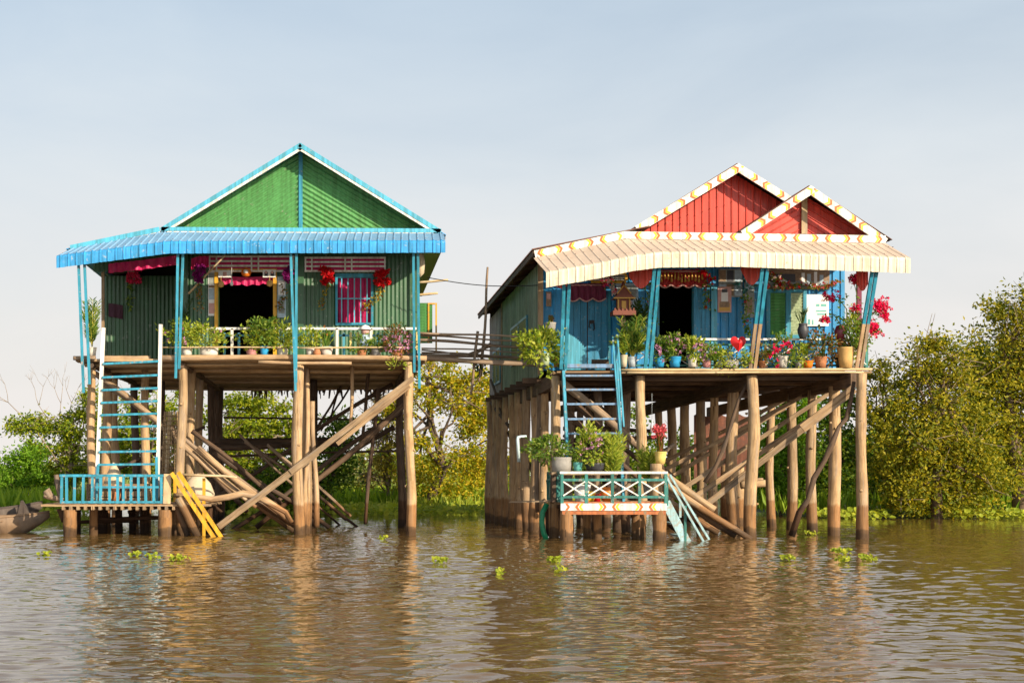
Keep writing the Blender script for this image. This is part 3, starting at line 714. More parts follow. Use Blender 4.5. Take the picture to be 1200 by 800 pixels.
# open shutter on the side wall
y=38.; a=at(484.5,402,y); b=at(512,355,y); mb=MB()
for i in range(14):
    z=a.z+(b.z-a.z)*(i+.5)/14; mb.beam((a.x,y+.01,z),(b.x-.12,y-.01,z+.0),.02,(b.z-a.z)/14*1.02,up=(0,-.25,1))
S=mb.build('shutter','green',LH); S['label']='green louvred shutter swung open with yellow edge'
mb=MB(); mb.box(b.x-.04,b.x,y-.04,y+.03,a.z-.2,b.z); mb.box(b.x-.24,b.x-.05,y-.04,y+.03,b.z-.04,b.z); mb.box(b.x-.24,b.x-.2,y-.045,y+.035,a.z,b.z-.04); mb.build('shutter_frame','yellow',S)
# awning posts in pairs
for (x0,y0,x1,y1) in ((92,309,98,460),(99,309,105,450),(208.5,297,206,443),(214.5,297,210,432),(340.8,297,346.5,458),(347.5,297,347,448),(484.5,296,485.5,436),(489.8,296,491.5,455)):
    mb=MB(); a=at(x0,y0,33.55); b=at(x1,y1,33.93); mb.beam(a,b,.058,.06,up=(0,1,0)); mb.build('awning_post','post_blue' if x0>400 else 'stepblue',LH)
# roofs
xe0,ze0=at(189,268,YF).x,at(189,268,YF).z; xc,zc=at(351.7,169,YF).x,at(351.7,169,YF).z; xe1,ze1=at(516,270,YF).x,at(516,270,YF).z
slab_roof('roof','awning_blue',LH,[(xe0-.12,ze0-.11),(xc,zc-.05),(xe1+.14,ze1-.10)],YF+.02,44.9)
xl,zl=at(82,290,YF).x,at(82,290,YF).z
slab_roof('side_roof','awning_blue',LH,[(xl-.1,zl-.03),(xe0-.1,ze0-.05)],YF+.02,44.9)
mb=MB()
for y in (35.,37.,39,41,43,44.6):
    mb.beam((xe1+.1,y,ze1-.12),(xc,y,zc-.1),.06,.1); mb.beam((xe0-.1,y,ze0-.12),(xc,y,zc-.1),.06,.1)
mb.build('rafters','dark',LH)
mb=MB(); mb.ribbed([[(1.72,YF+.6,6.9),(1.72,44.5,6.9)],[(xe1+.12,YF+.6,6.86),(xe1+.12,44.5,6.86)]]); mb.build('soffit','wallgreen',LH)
# gable
gb=MB(); yg=YF+.5; rake_gable(gb,xe0,ze0+.02,xc,zc-.06,xe1,ze1+.02,yg,.105,.034,ze0+.03,wave=True); G=gb.build('gable','green',LH)
mb=MB(); mb.box(xc-.045,xc+.045,yg-.06,yg-.018,ze0+.06,zc-.08); mb.build('gable_strip','post_blue',G)
mb=MB(); mb.box(xe0+.25,xe1-.2,yg-.12,yg-.02,ze0-.02,ze0+.06); mb.build('gable_sill','bamboo',G)
def fascia(p,q,h,name='fascia_board'):
    mb=MB(); (x0,z0),(x1,z1)=p,q; d=Vector((x1-x0,0,z1-z0)).normalized(); up=Vector((-d.z,0,d.x))
    if up.z<0: up=-up
    a=Vector((x0,YF,z0)); b=Vector((x1,YF,z1))
    mb.beam(a-up*h*.25,b-up*h*.25,h*.62,.05,up=(0,1,0),m=0) 
    mb.beam(a-up*h*.72+Vector((0,.012,0)),b-up*h*.72+Vector((0,.012,0)),h*.36,.05,up=(0,1,0),m=1)
    return mb.build(name,['cyan','white'],LH)
def up_of(p,q):
    d=Vector((q[0]-p[0],0,q[1]-p[1])).normalized(); u=Vector((-d.z,0,d.x)); return u if u.z>0 else -u
fascia((xe0-.03,ze0),(xc+.0,zc+.02),.165); fascia((xc,zc+.02),(xe1+.02,ze1),.165)
fascia((xe0,at(0,266.5,YF).z),(xe1+.02,at(0,268.5,YF).z),.15); fascia((xl,at(0,288,YF).z),(xe0-.05,at(0,266.5,YF).z),.18)
# awning
zlip=[(at(66,301,33.4).x,at(66,301,33.4).z),(at(197,284,33.4).x,at(197,284,33.4).z),(at(522,283,33.4).x,at(522,283,33.4).z)]
zbk=[(xl,at(0,292.5,YF).z),(xe0,at(0,272.5,YF).z),(xe1,at(0,274,YF).z)]
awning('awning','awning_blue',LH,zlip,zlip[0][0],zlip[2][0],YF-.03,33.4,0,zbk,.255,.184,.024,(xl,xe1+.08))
# railings
yr=YF+.42
mb=MB(); z=az(385,yr)
mb.beam(at(238,385,yr),at(340,385,yr),.05,.055); mb.beam(at(350,385,yr),at(488,385,yr),.05,.055)
for px in (272,395,435,): mb.beam(at(px,385,yr),at(px,417,yr),.065,.05,up=(0,1,0))
RL=mb.build('railing','white',LH)
mb=MB(); mb.pole(at(190,407,YF+.02),at(350,407,YF+.02),.02,.018,.002,6); mb.pole(at(350,407.5,YF+.02),at(488,407,YF+.02),.02,.018,.002,6); mb.build('lower_rail','bamboo',RL)
mb=MB(); y2=yr+.25
mb.beam(at(262,393,y2),at(453,393,y2),.04,.05)
for px in (280,263,403,385,443): mb.beam(at(px,390,y2),at(px,418,y2),.06,.04,up=(0,1,0))
mb.build('blue_rail','cyan',RL)
for px in (371,379,411,419.5,450.5,489): 
    mb=MB(); mb.beam(at(px,389,y2-.05),at(px,410,y2-.05),.055,.03,up=(0,1,0)); mb.build('picket','paleyellow',RL)
# braces and lashed poles under the house
B=lambda x0,y0,Y0,x1,y1,Y1,r,mat='pole',bend=.02: brace(LH,at(x0,y0,Y0),at(x1,y1,Y1),r,mat,bend=bend)
mb=MB(); mb.beam(at(256,617,33.75),at(372,530,33.75),.15,.07,up=(0,1,0)); mb.beam(at(340,553,33.72),at(484,443,33.8),.13,.07,up=(0,1,0)); mb.build('brace','plank',LH)['label']='pale split plank running up to the last stilt'
mb=MB(); mb.beam(at(395,520,33.83),at(480,452,33.83),.1,.06,up=(0,1,0)); mb.build('brace','plank',LH)
B(111,437,34.9,344,622,34.9,.07); B(118,447,35.1,340,614,34.7,.06,'greypole'); B(232,524,34.6,345,616,34.5,.075); B(150,468,35.3,338,606,35,.05); B(260,548,34.7,338,600,34.8,.055,'greypole')
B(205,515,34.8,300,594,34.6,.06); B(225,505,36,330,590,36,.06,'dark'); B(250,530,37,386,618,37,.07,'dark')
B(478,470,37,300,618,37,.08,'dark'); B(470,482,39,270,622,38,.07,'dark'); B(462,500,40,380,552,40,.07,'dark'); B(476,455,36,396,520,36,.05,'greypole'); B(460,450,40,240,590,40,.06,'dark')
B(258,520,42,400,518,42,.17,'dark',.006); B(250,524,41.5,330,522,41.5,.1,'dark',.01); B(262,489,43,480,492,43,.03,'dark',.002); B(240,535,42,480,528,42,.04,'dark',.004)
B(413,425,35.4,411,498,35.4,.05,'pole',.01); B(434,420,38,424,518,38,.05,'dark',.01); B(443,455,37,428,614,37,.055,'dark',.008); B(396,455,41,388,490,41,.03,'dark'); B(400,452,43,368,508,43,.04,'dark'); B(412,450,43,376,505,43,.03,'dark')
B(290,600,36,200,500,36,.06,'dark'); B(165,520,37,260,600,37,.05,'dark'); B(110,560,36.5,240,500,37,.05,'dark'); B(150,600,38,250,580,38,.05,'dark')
for k in range(4): B(U(270,320),U(500,530),U(38,41),U(360,450),U(600,625),U(37,41),U(.03,.05),'greypole')
# ------------------------------------------------------------------ things on and around the left house
YP=33.6
LP=thing('landing_platform','low timber landing platform with sky blue baluster railing','landing',at(130,627,YP))
LPZ=az(590.5,YP)
deck('platform_deck',at(48,0,YP).x,at(247,0,YP).x,YP-.05,36.,LPZ,LP,.2,.015,.05,'plank')
for i in range(19):
    x=at(75+i*8.6,0,YP).x; mb=MB(); mb.beam((x,YP-.12,LPZ-.09),(x+U(-.02,.02),36,LPZ-.09),.06,.08); mb.build('joist','plank',LP)
for px,Y,r,mt in ((82,YP,.16,'pile'),(193.5,YP,.17,'pile'),(90,35,.1,'dark'),(120,35.5,.14,'dark'),(139,35.8,.1,'dark'),(170,35.6,.12,'dark'),(155,35.9,.09,'dark'),(205,35,.1,'pole'),(245,35.2,.09,'dark')): 
    mb=MB(); mb.pole(Vector((at(px,0,Y).x,Y,-.6)),Vector((at(px,0,Y).x,Y,LPZ-.13)),r,r*.95,.006,10); mb.build('support_post',mt,LP)
mb=MB(); mb.pole((at(110,0,35).x,35,.35),(at(200,0,35).x,35,.38),.05,.05,.01); mb.pole((at(85,0,35.4).x,35.4,.25),(at(160,0,35.4).x,35.4,.3),.04,.04,.01); mb.build('cross_log','dark',LP)
mb=MB(); mb.beam(at(70,557,YP),at(192,557,YP),.07,.06); RB=None
mb.beam(at(112,570.5,YP),at(186,570.5,YP),.04,.05); mb.beam(at(72,588,YP),at(192,588,YP),.05,.05)
RB=mb.build('railing','stepblue',LP)
for px in (72.5,78,87.5,97.5,108.5,118,128.5,137.5,145,153.5,162,171,180,189): 
    mb=MB(); mb.beam(at(px+U(-.5,.5),556,YP-.01),at(px+U(-.6,.6),589.5,YP-.01),.062 if px not in (118,) else .07,.03,up=(0,1,0)); mb.build('baluster','stepblue',RB)
mb=MB(); mb.beam(at(196.5,555,YP-.02),at(195.5,590,YP-.02),.17,.05,up=(0,1,0)); mb.build('gate_post','bamboo',LP)
mb=MB(); mb.beam(at(205,556,YP+.3),at(205,590,YP+.3),.07,.05,up=(0,1,0)); mb.beam(at(239,560,YP+.3),at(239,628,YP+.3),.07,.05,up=(0,1,0)); mb.build('stake','yellow',LP)
# main ladder
l0=at(112.5,582,YP+.3); l1=at(121.5,384,YF+.02); r0=at(184.5,582,YP+.3); r1=at(188.5,380,YF-.05)
LD=thing('ladder','tall steep ladder with nine blue rungs between whitewashed rails','ladder',at(148,588,YP+.3))
for a,b in ((l0,l1),(r0,r1)): 
    mb=MB(); mb.beam(a,b,.085,.06,up=(0,1,0)); mb.build('side_rail','white',LD)
for i,py in enumerate((425,441,456,471,485.5,500,514.5,529,544)):
    t=(582-py)/(582-382); mb=MB(); a=l0.lerp(l1,t); b=r0.lerp(r1,t); mb.beam(a+Vector((.03,-.02,0)),b+Vector((-.03,-.02,0)),.11,.05); mb.build('rung','stepblue',LD)
mb=MB(); mb.beam(at(115,545,YP+.24),at(112.5,588,YP+.24),.06,.04,up=(0,1,0)); mb.beam(at(183.5,535,YP+.24),at(184,588,YP+.24),.06,.04,up=(0,1,0)); mb.build('rail_foot','stepblue',LD)
# yellow gangway ladder
Y=33.2; YL=thing('gangway_ladder','pair of bright yellow rails sloping from the platform into the water','ladder',at(255,628,Y))
for a,b in (((201,554),(253,629)),((209,553),(262,629))):
    mb=MB(); mb.beam(at(a[0],a[1],Y+.25),at(b[0],b[1]+4,Y),.09,.06,up=(0,1,0)); mb.build('rail','yellow',YL)
for t in (.25,.5,.75): 
    mb=MB(); a=at(201+52*t,554+75*t,Y+.2-.2*t); b=at(209+53*t,553+76*t,Y+.3-.2*t); mb.beam(a+Vector((0,.05,0)),b+Vector((0,.05,0)),.04,.04); mb.build('rung','yellow',YL)
# loose timbers by the platform
def loose(name,label,parts,mat,cat='timber',group=None):
    mb=MB(); 
    for x0,y0,Y0,x1,y1,Y1,r,bd in parts: mb.pole(at(x0,y0,Y0),at(x1,y1,Y1),r,r*.85,bd,9)
    o=mb.build(name,mat,None,loc=at(parts[0][0],parts[0][1],parts[0][2])); return tag(o,label,cat,group)
loose('mooring_log','thick brown log slanting into the water beside the yellow rails',[(210,583,33.5,232,629,33.4,.11,.01)],'pile')
loose('mooring_log','short leaning log tied against the thicker slanting log',[(206,588,33.7,220,628,33.6,.09,.01)],'greypole')
mb=MB(); pts=[at(x,y,33.9) for x,y in ((204,580),(225,581),(248,585),(268,582),(285,578),(300,581),(316,589),(335,600),(342,612))]
mb.tube(pts,[.06,.065,.07,.08,.085,.09,.075,.06,.05],10,wob=.06); tag(mb.build('branch','pole',None,loc=pts[0]),'curving bare tree branch lying level across the stacked poles','branch')
mb=MB(); pts=[at(x,y,33.7) for x,y in ((214,556),(240,557),(262,557.5),(278,559))]; mb.tube(pts,[.035,.03,.03,.02],8); tag(mb.build('rail_pole','bamboo',None,loc=pts[0]),'thin pale stick tied level at railing height behind yellow rails','pole')
# debris heap on the platform's left end
for i,(x0,y0,x1,y1,r,lb) in enumerate(((52,580,74,586,.07,'short grey log lying on the outer corner of the blue railed platform'),(54,574,60,582,.1,'grey stump sitting on the outer end of the low platform'),(66,556,71,588,.06,'broken upright grey board leaning outside the blue railing'))):
    mb=MB(); mb.pole(at(x0,y0,33.9),at(x1,y1,33.9),r,r*.9,.02,9); tag(mb.build('driftwood','greypole',None,loc=at(x1,y1,33.9)),lb,'driftwood')
mb=MB(); a=at(56,588,33.7); mb.prism([(at(66,0,33.7).x,az(596,33.7)),(at(78,0,33.7).x,az(596,33.7)),(at(72,0,33.7).x,az(612,33.7))],33.7,33.9); tag(mb.build('hanging_board','dark',None,loc=at(72,612,33.7)),'dark pointed board hanging below the outer platform corner','board')
# woven trap, buckets and sacks on the platform
Y=34.9; t=thing('fish_trap','tall woven fish trap leaning upright behind the blue ladder','fish trap',at(201,588,Y)); mb=MB()
for i in range(14):
    an=i/14*6.28; mb.tube([at(199,566,Y)+Vector((math.cos(an)*.2,math.sin(an)*.2,0)),at(201,482,Y)+Vector((math.cos(an)*.17,math.sin(an)*.17,0))],.012,5)
mb.build('cage','wicker',t); mb=MB()
for k in range(16):
    z=570-k*5.5; c=at(199+k*.13,z,Y); mb.tube([c+Vector((math.cos(a_)*.205,math.sin(a_)*.205,0)) for a_ in [j/12*6.28 for j in range(13)]],.01,4)
mb.build('hoop','wicker',t)
mb=MB(); mb.beam(at(194,580,Y-.15),at(199,482,Y-.15),.09,.05,up=(0,1,0)); mb.build('stake','bamboo',t)
mb=MB(); c=at(133,588,34.8); mb.lathe(c,[(0,0),(.34,0),(.36,.3),(.24,.62),(.1,.85),(.02,.95)],5,sx=.9,sy=.5); tag(mb.build('tarpaulin','sack',None,loc=c),'pale peaked canvas bundle standing behind the ladder rungs','canvas')
mb=MB(); c=at(232,588,34.5); mb.lathe(c,[(0,0),(.36,0),(.4,.2),(.3,.45),(.16,.6),(.0,.68)],10,sx=1,sy=.7); tag(mb.build('canvas_sack','sack',None,loc=c),'cream canvas sack slumped between stilts behind the yellow rails','sack')
for i,(px,w_,h_,mt,lb) in enumerate(((118,.3,.34,'plank','brown wooden crate behind the railing at ladder foot'),(135,.2,.26,'clay','terracotta jar behind the middle of the blue railing'),(162,.3,.3,'plank','tan wooden crate behind blue railing, beneath the right ladder rail'),(150,.2,.22,'potdark','small dark bucket behind the blue railing'))):
    c=at(px,589,34.4); mb=MB()
    if mt in('clay','potdark'): pot_mesh(mb,c,w_,h_*1.6,'urn' if mt=='clay' else 'bucket')
    else:
        for k in range(3): mb.box(c.x-w_,c.x+w_,c.y-.2,c.y+.2,c.z+k*.16,c.z+k*.16+.13)
        for sx in (-1,1): mb.box(c.x+sx*w_*.9-.03,c.x+sx*w_*.9+.03,c.y-.23,c.y-.2,c.z,c.z+.46)
    tag(mb.build('crate' if mt=='plank' else 'jar' if mt=='clay' else 'bucket',mt,None,loc=c),lb,'crate' if mt=='plank' else 'jar' if mt=='clay' else 'bucket')
# hangings on the front wall
mb=MB(); cloth_strip(mb,[(127,309),(165,305),(208,299)],11,YW-.45,80,.5,amp=.05); tag(mb.build('bunting','crimson',None,loc=at(127,312,YW-.45)),'crimson cloth swag draped along the top of the left wall panel','bunting')
mb=MB(); cloth_strip(mb,[(224,303),(234,300),(245,300)],13,YW-.45,40,.6,amp=.05); tag(mb.build('bunting','crimson',None,loc=at(235,312,YW-.45)),'short crimson cloth swag between green post and door transom','bunting')
garland('flower_garland','pink flower garland with leafy trail on the plain left wall panel',38.05,(150,164,313,331),20,.1,'fl_pink',[(153,330),(154,340),(151,352),(153,361)],70,'lf')
garland('flower_garland','purple flower garland hanging just left of the calendar posters',YW-.55,(229,240,311,331),18,.1,'fl_purple',[(235,332),(233,344),(236,354),(234,364)],55,'lf_r')
garland('flower_garland','purple flower bunch above the narrow poster right of the doorway',YW-.12,(333,343,314,331),14,.09,'fl_purple',[(331,334),(332,345),(329,356),(330,363)],55,'lf_r')
garland('flower_garland','red rose garland with golden vine left of the barred window',YW-.15,(376,391,313,333),20,.1,'fl_red',[(384,334),(380,343),(378,352),(375,362)],55,'lf_v')
garland('flower_garland','red rose garland with golden vine over the right window edge',YW-.15,(439,455,316,335),20,.1,'fl_red',[(447,336),(444,346),(438,353),(431,359),(427,358)],65,'lf_v')
poster('calendar_poster','stacked pale picture calendar sheets left of the yellow door frame','poster',244,252,317,370,YW-.03,'paper',[(.08,.92,.7,.95,'papergrey'),(.1,.9,.36,.6,'paperblue'),(.1,.9,.05,.28,'paperpink'),(.1,.9,.62,.67,'paperbrown')])
poster('wall_poster','narrow pale poster right of the yellow door frame','poster',325,335,324,372,YW-.03,'paperblue',[(.1,.9,.55,.9,'paper'),(.15,.85,.1,.45,'papergrey')])
poster('photo_card','pale photo card above the left corner of the yellow door frame','picture',256,271,317,325,YW-.09,'paper',[(.35,.65,.15,.8,'paperpink')])
poster('photo_card','white card with two small portraits above right door corner','picture',308,323,316,325,YW-.09,'paper',[(.12,.4,.15,.7,'inkdark'),(.6,.88,.15,.7,'inkdark'),(.18,.34,.5,.85,'paperpink'),(.66,.82,.5,.85,'paperpink')])
mb=MB(); c=at(288.5,319,YW-.1); mb.lathe(c+Vector((0,0,-.12)),[(0,0),(.09,.03),(.13,.1),(.11,.2),(0,.24)],12); t=mb.build('door_ornament','orange',None,loc=c); tag(t,'round orange and white ornament over the middle of the doorway','ornament')
mb=MB(); mb.lathe(c+Vector((0,-.1,-.05)),[(0,0),(.06,.02),(.06,.09),(0,.11)],8); mb.build('face','paper',t)
for px,py,lb in ((259,333,'round straw ball hanging in the upper left door corner'),(316,332,'round straw ball hanging in the upper right door corner')):
    c=at(px,py,YW-.15); mb=MB(); mb.lathe(c+Vector((0,0,-.085)),[(0,0),(.06,.02),(.085,.085),(.06,.15),(0,.17)],10); mb.tube([c,c+Vector((0,0,.2))],.006,4); tag(mb.build('straw_ball','ochre',None,loc=c),lb,'ornament')
c=at(271.5,329,YW-.4); mb=MB(); mb.lathe(c+Vector((0,0,-.13)),[(0,0),(.035,.02),(.045,.06),(.022,.12),(.02,.17)],8); mb.tube([c+Vector((0,0,.03)),c+Vector((0,0,.5))],.006,4); tag(mb.build('light_bulb','paper',None,loc=c),'small unlit bulb hanging on a cord in the doorway','light bulb')
mb=MB(); mb.pole(at(221,344,YW-.5),at(264,299,YW-.7),.026,.022,.004,7); tag(mb.build('broomstick','bamboo',None,loc=at(221,344,YW-.5)),'long pale stick slanting across the top left of the doorway','stick')
mb=MB(); a=at(135,362,38.1); cloth_strip(mb,[(127,355),(136,356),(144,358)],16,38.1,20,.7,amp=.02); tag(mb.build('hanging_cloth','purplecloth',None,loc=a),'dark plum cloth pinned on the plain left wall panel','cloth')
mb=MB(); a=at(492.5,306,36); mb.lathe(a+Vector((0,0,-.4)),[(0,0),(.12,.1),(.15,.35),(.1,.6),(.04,.72)],9,sx=.8); tag(mb.build('hanging_bag','sack',None,loc=a),'cream cloth bag hanging under the right roof corner','bag')
# pots on the left deck
G1='potted plants along the deck of the green house'
yp=YF+.2; 
plant('potted_plant','tall palm with yellow stalks in white pot left of the blue ladder',108,418,YF+.35,11,11,'potwhite','bucket',(97,116,350,408),'lf','palm',16,.16,group=G1,stem='ystem')
plant('potted_plant','leafy plant with pale lilac flowers in cream pot nearest the ladder head',219,418.5,yp,14,12,'potwhite','bucket',(192,232,376,406),'lf_y','bush',330,.09,'lilac',9,.04,group=G1)
plant('potted_plant','wide low lime green shrub in long cream trough left of the white rail post',245,418.5,yp,22,12,'potwhite','trough',(220,269,380,410),'lf_y','bush',420,.085,'lilac',3,.04,group=G1,sx=1.5)
plant('potted_plant','bushy green plant in dusky pink pot below the doorway',295,418.5,yp,14,9,'potpink','bucket',(283,310,381,412),'lf_y','bush',300,.09,group=G1)
plant('potted_plant','tall lime green shrub in blue and white pot below the doorway',310,418.5,yp-.08,11,13,'potblue','bucket',(292,325,372,406),'lf','bush',380,.095,group=G1)
plant('potted_plant','dense green shrub in whitewashed pot beside the middle blue posts',331,418.5,yp,15,14,'potwhite','bucket',(314,347,376,412),'lf_y','bush',380,.095,group=G1)
plant('potted_plant','small leafy plant in white bucket just right of middle blue posts',363.5,418.5,yp,11,11,'potwhite','bucket',(350,374,385,407),'lf_y','bush',220,.08,group=G1)
plant('potted_plant','upright sprigs in a wide whitewashed pot below the barred window',382.5,418.5,yp,16,12,'potwhite','bucket',(373,394,384,408),'lf','spiky',26,.05,'mixed',2,.035,group=G1)
plant('potted_plant','small green plant in terracotta pot below the right window edge',424,418.5,yp,12,9,'clay','bucket',(410,434,397,414),'lf','bush',170,.075,group=G1)
plant('potted_plant','small green plant in grey pot between terracotta pot and pink bush',441,418.5,yp,13,10,'potgrey','bucket',(432,452,394,411),'lf','bush',150,.075,group=G1)
plant('potted_plant','big overhanging bush full of lilac pink flowers at the right deck corner',466,419,yp-.1,14,9,'clay','bucket',(447,486,384,420),'lf_r','bush',480,.075,'lilac',42,.042,group=G1)
mb=MB(); 
c=at(464,427,YF-.12); leaves_blob(mb,c,(.2,.1,.16),60,.08,shell=.05); mb.tube([c+Vector((0,.1,.25)),c+Vector((.02,0,.1)),c+Vector((-.05,0,-.12))],.006,4); tag(mb.build('trailing_plant','lf_y',None,loc=c),'small sprig trailing over the log edge below the lilac bush','plant')
mb=MB(); c=at(371.5,418.5,yp-.15); pot_mesh(mb,c,.09,.19,'urn'); tag(mb.build('clay_jar','clay',None,loc=c),'tiny terracotta jar between two white pots','jar')
t=thing('doll','small white capped doll figure standing behind the rail','doll',at(428,418.5,yp+.15)); c=at(428,411,yp+.15)
mb=MB(); mb.lathe(c,[(0,0),(.14,0),(.15,.2),(.09,.36),(.05,.4)],10); mb.build('body','paperblue',t)
mb=MB(); mb.lathe(c+Vector((0,0,.36)),[(0,0),(.08,.03),(.1,.1),(.07,.18),(0,.2)],10); mb.build('head','paperpink',t)
mb=MB(); mb.lathe(c+Vector((0,0,.5)),[(.16,0),(.12,.03),(.1,.08),(0,.12)],12); mb.build('hat','paper',t)
# potted things seen against the wall
plant('potted_plant','feathery palm standing beside the green wall post',211,404,YW-.25,9,8,'potdark','bucket',(190,225,345,396),'lf_d','palm',10,.15,group=G1)
# boats
def boat(name,label,bow,x0,Y,zt,hw,depth,mat,rise):
    """long plank canoe; bow at +x end"""
    t=thing(name,label,'boat',(bow-1.5,Y,0)); mb=MB(); n=16; lines=[]; inner=[]
    for i in range(n+1):
        k=i/n; x=x0+(bow-x0)*k; wd=hw*(1-max(0,(k-.55)/.45)**2*.95)*min(1,.3+k*3); sh=rise*max(0,(k-.5)/.5)**2
        zk=-.12+max(0,(k-.72)/.28)**1.6*(zt+rise+.02)+max(0,(.12-k)/.12)**1.5*zt; zg=zt+sh
        ln=[]
        for s_ in range(-4,5):
            a=s_/4; ln.append((x,Y+wd*math.copysign(abs(a)**.7,a),zk+(zg-zk)*abs(a)**1.8))
        lines.append(ln)
    mb.ribbed(lines,0,True); h=mb.build('hull',mat,t); md=h.modifiers.new('thick','SOLIDIFY'); md.thickness=.035; md.offset=1
    mb=MB()
    for s_ in (0,-1): mb.tube([Vector(l_[s_])+Vector((0,0,.015)) for l_ in lines],.035,6)
    mb.build('gunwale',mat,t)
    for k in (.35,.55,.72):
        i=int(k*n); a=Vector(lines[i][0]); b=Vector(lines[i][-1]); mb=MB(); mb.beam(a-Vector((0,0,.08)),b-Vector((0,0,.08)),.2,.03); mb.build('thwart',mat,t)
    return t
boat('wooden_boat','brown plank boat with rising bow pointing at the blue railed platform',at(57,0,35.4).x,-10.8,35.4,.36,.55,.4,'boat',.14)
boat('wooden_boat','darker boat moored behind the brown plank boat',at(47,0,37).x,-11.5,37.2,.5,.55,.4,'boatdark',.2)
mb=MB(); mb.prism([(at(20,0,36.3).x,az(604,36.3)),(at(36,0,36.3).x,az(603,36.3)),(at(25,0,36.3).x,az(586,36.3))],36.25,36.5); tag(mb.build('boat_cover','boatdark',None,loc=at(26,603,36.3)),'dark pointed board standing up between the two moored boats','board')
# ================================================================== RIGHT HOUSE
YF=32.6; YW=34.2; ZD=az(433,YF); YB=45.9
RH=thing('stilt_house','blue stilt house with twin red gables and cream awning with chevron trim','house',(8.4,YF,0))
XL=ax(632,YW); XR=ax(990,YW); X0=ax(655,YF); X1=ax(1018,YF)
deck('deck',X0,X1,YF+.06,YB,ZD-.03,RH,.11,.012,.045)
for (a,b,r) in ((728,1022,.032),(735,1012,.028)):
    mb=MB(); mb.pole(at(a,433.2 if a==728 else 436.5,YF),at(b,432.5 if a==728 else 436,YF),r,r*.9,.001,8,seg=12); mb.build('edge_log','bamboo',RH)
mb=MB(); mb.beam(at(728,436,YF+.06),at(1021,436,YF+.06),.07,.05); mb.build('edge_board','plank',RH)
# big beams running into depth, sagging to the rear
xs_beam=(ax(650,32.95),ax(750,32.95),ax(881,32.85),ax(1006,32.3))
for x,y in zip(xs_beam,(33,33,33,32.6)):
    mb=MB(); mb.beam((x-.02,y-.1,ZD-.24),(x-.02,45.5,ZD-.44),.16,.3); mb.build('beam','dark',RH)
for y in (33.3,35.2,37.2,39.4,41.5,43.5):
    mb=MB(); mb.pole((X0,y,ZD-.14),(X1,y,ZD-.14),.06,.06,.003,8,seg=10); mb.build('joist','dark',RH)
# stilts
for x,y,r in ((xs_beam[0],32.95,.17),(xs_beam[1],32.95,.17),(xs_beam[2],32.85,.2),(xs_beam[3],32.1,.175)):
    stilt(RH,x,y,ZD-.12,r)
for px,y,r in ((859.5,34.6,.205),(837,36.4,.17),(821,37.8,.2),(802.5,39.7,.2),(786,41.4,.19),(771.5,43.2,.16)): stilt(RH,ax(px,y),y,ZD-.3,r)
for px,y,r in ((977.5,33.8,.2),(952,35.4,.175),(927.5,37.1,.19),(904,38.9,.16)): stilt(RH,ax(px,y),y,ZD-.3,r)
for px,y,r in ((638,34.9,.15),(627,36.2,.2),(617,37.4,.17),(608,38.8,.18),(600,40.2,.17),(593,41.5,.16),(585,42.6,.15),(579,43.4,.13),(573.5,44.4,.12)): stilt(RH,ax(px,y),y,ZD-.1,r,'pole' if px<630 else 'pile')
for px,y,r in ((734,35.5,.17),(722,38,.17),(712,41,.17),(700,36,.15),(690,39,.17),(668,37,.17),(680,42,.15)): stilt(RH,ax(px,y),y,ZD-.2,r,'greypole')
for px,y in ((850,41.5),(867,41.)): 
    mb=MB(); mb.pole((ax(px,y),y,-.5),(ax(px,y),y,az(545,y)),.13,.12,.01); mb.build('stilt','pile',RH)
# front wall
def wseg(mb,a,b,ya,yb): ribwall(mb,ax(a,YW),ax(b,YW),az(yb,YW),az(ya,YW),YW,.2,.03)
mb=MB()
wseg(mb,632,664,316,434); wseg(mb,664,712,300,346); wseg(mb,712,772,300,434); wseg(mb,772,811,290,334); wseg(mb,811,898,290,434); wseg(mb,898,943,290,342); wseg(mb,898,943,394,434); wseg(mb,943,990,290,434)
mb.build('front_wall','blue',RH)
# side wall: green painted boards, then bare grey boards
xr0,zr0=ax(731,YF),az(276,YF); xr1,zr1=ax(625,YF),az(297,YF)
ztop=lambda y: zr1+.02
mb=MB(); boards_wall_side(mb,XL,YW,42.2,lambda y:ZD-.05,lambda y:ztop(y)); SW=mb.build('side_wall','greenboard',RH)
mb=MB(); boards_wall_side(mb,XL,42.2,YB,lambda y:ZD-.1,lambda y:ztop(y)-.1,.22); o=mb.build('side_wall','greyboard',RH); o['label']='bare grey weathered boards at the rear of the side wall'
mb=MB(); mb.box(XL-.03,XL+.09,YW-.03,YW+.06,ZD,zr1); mb.box(XL-.04,XL-.01,42.15,42.3,ZD-.1,zr1); mb.build('corner_post','plank',RH)
mb=MB(); mb.ribbed([[(XR,YW,ZD-.03),(XR,YW,7.1)],[(XR,YB,ZD-.03),(XR,YB,7.1)]]); mb.ribbed([[(XL,YB,ZD-.03),(XL,YB,6.9)],[(XR,YB,ZD-.03),(XR,YB,7.1)]]); mb.build('rear_wall','inside',RH)
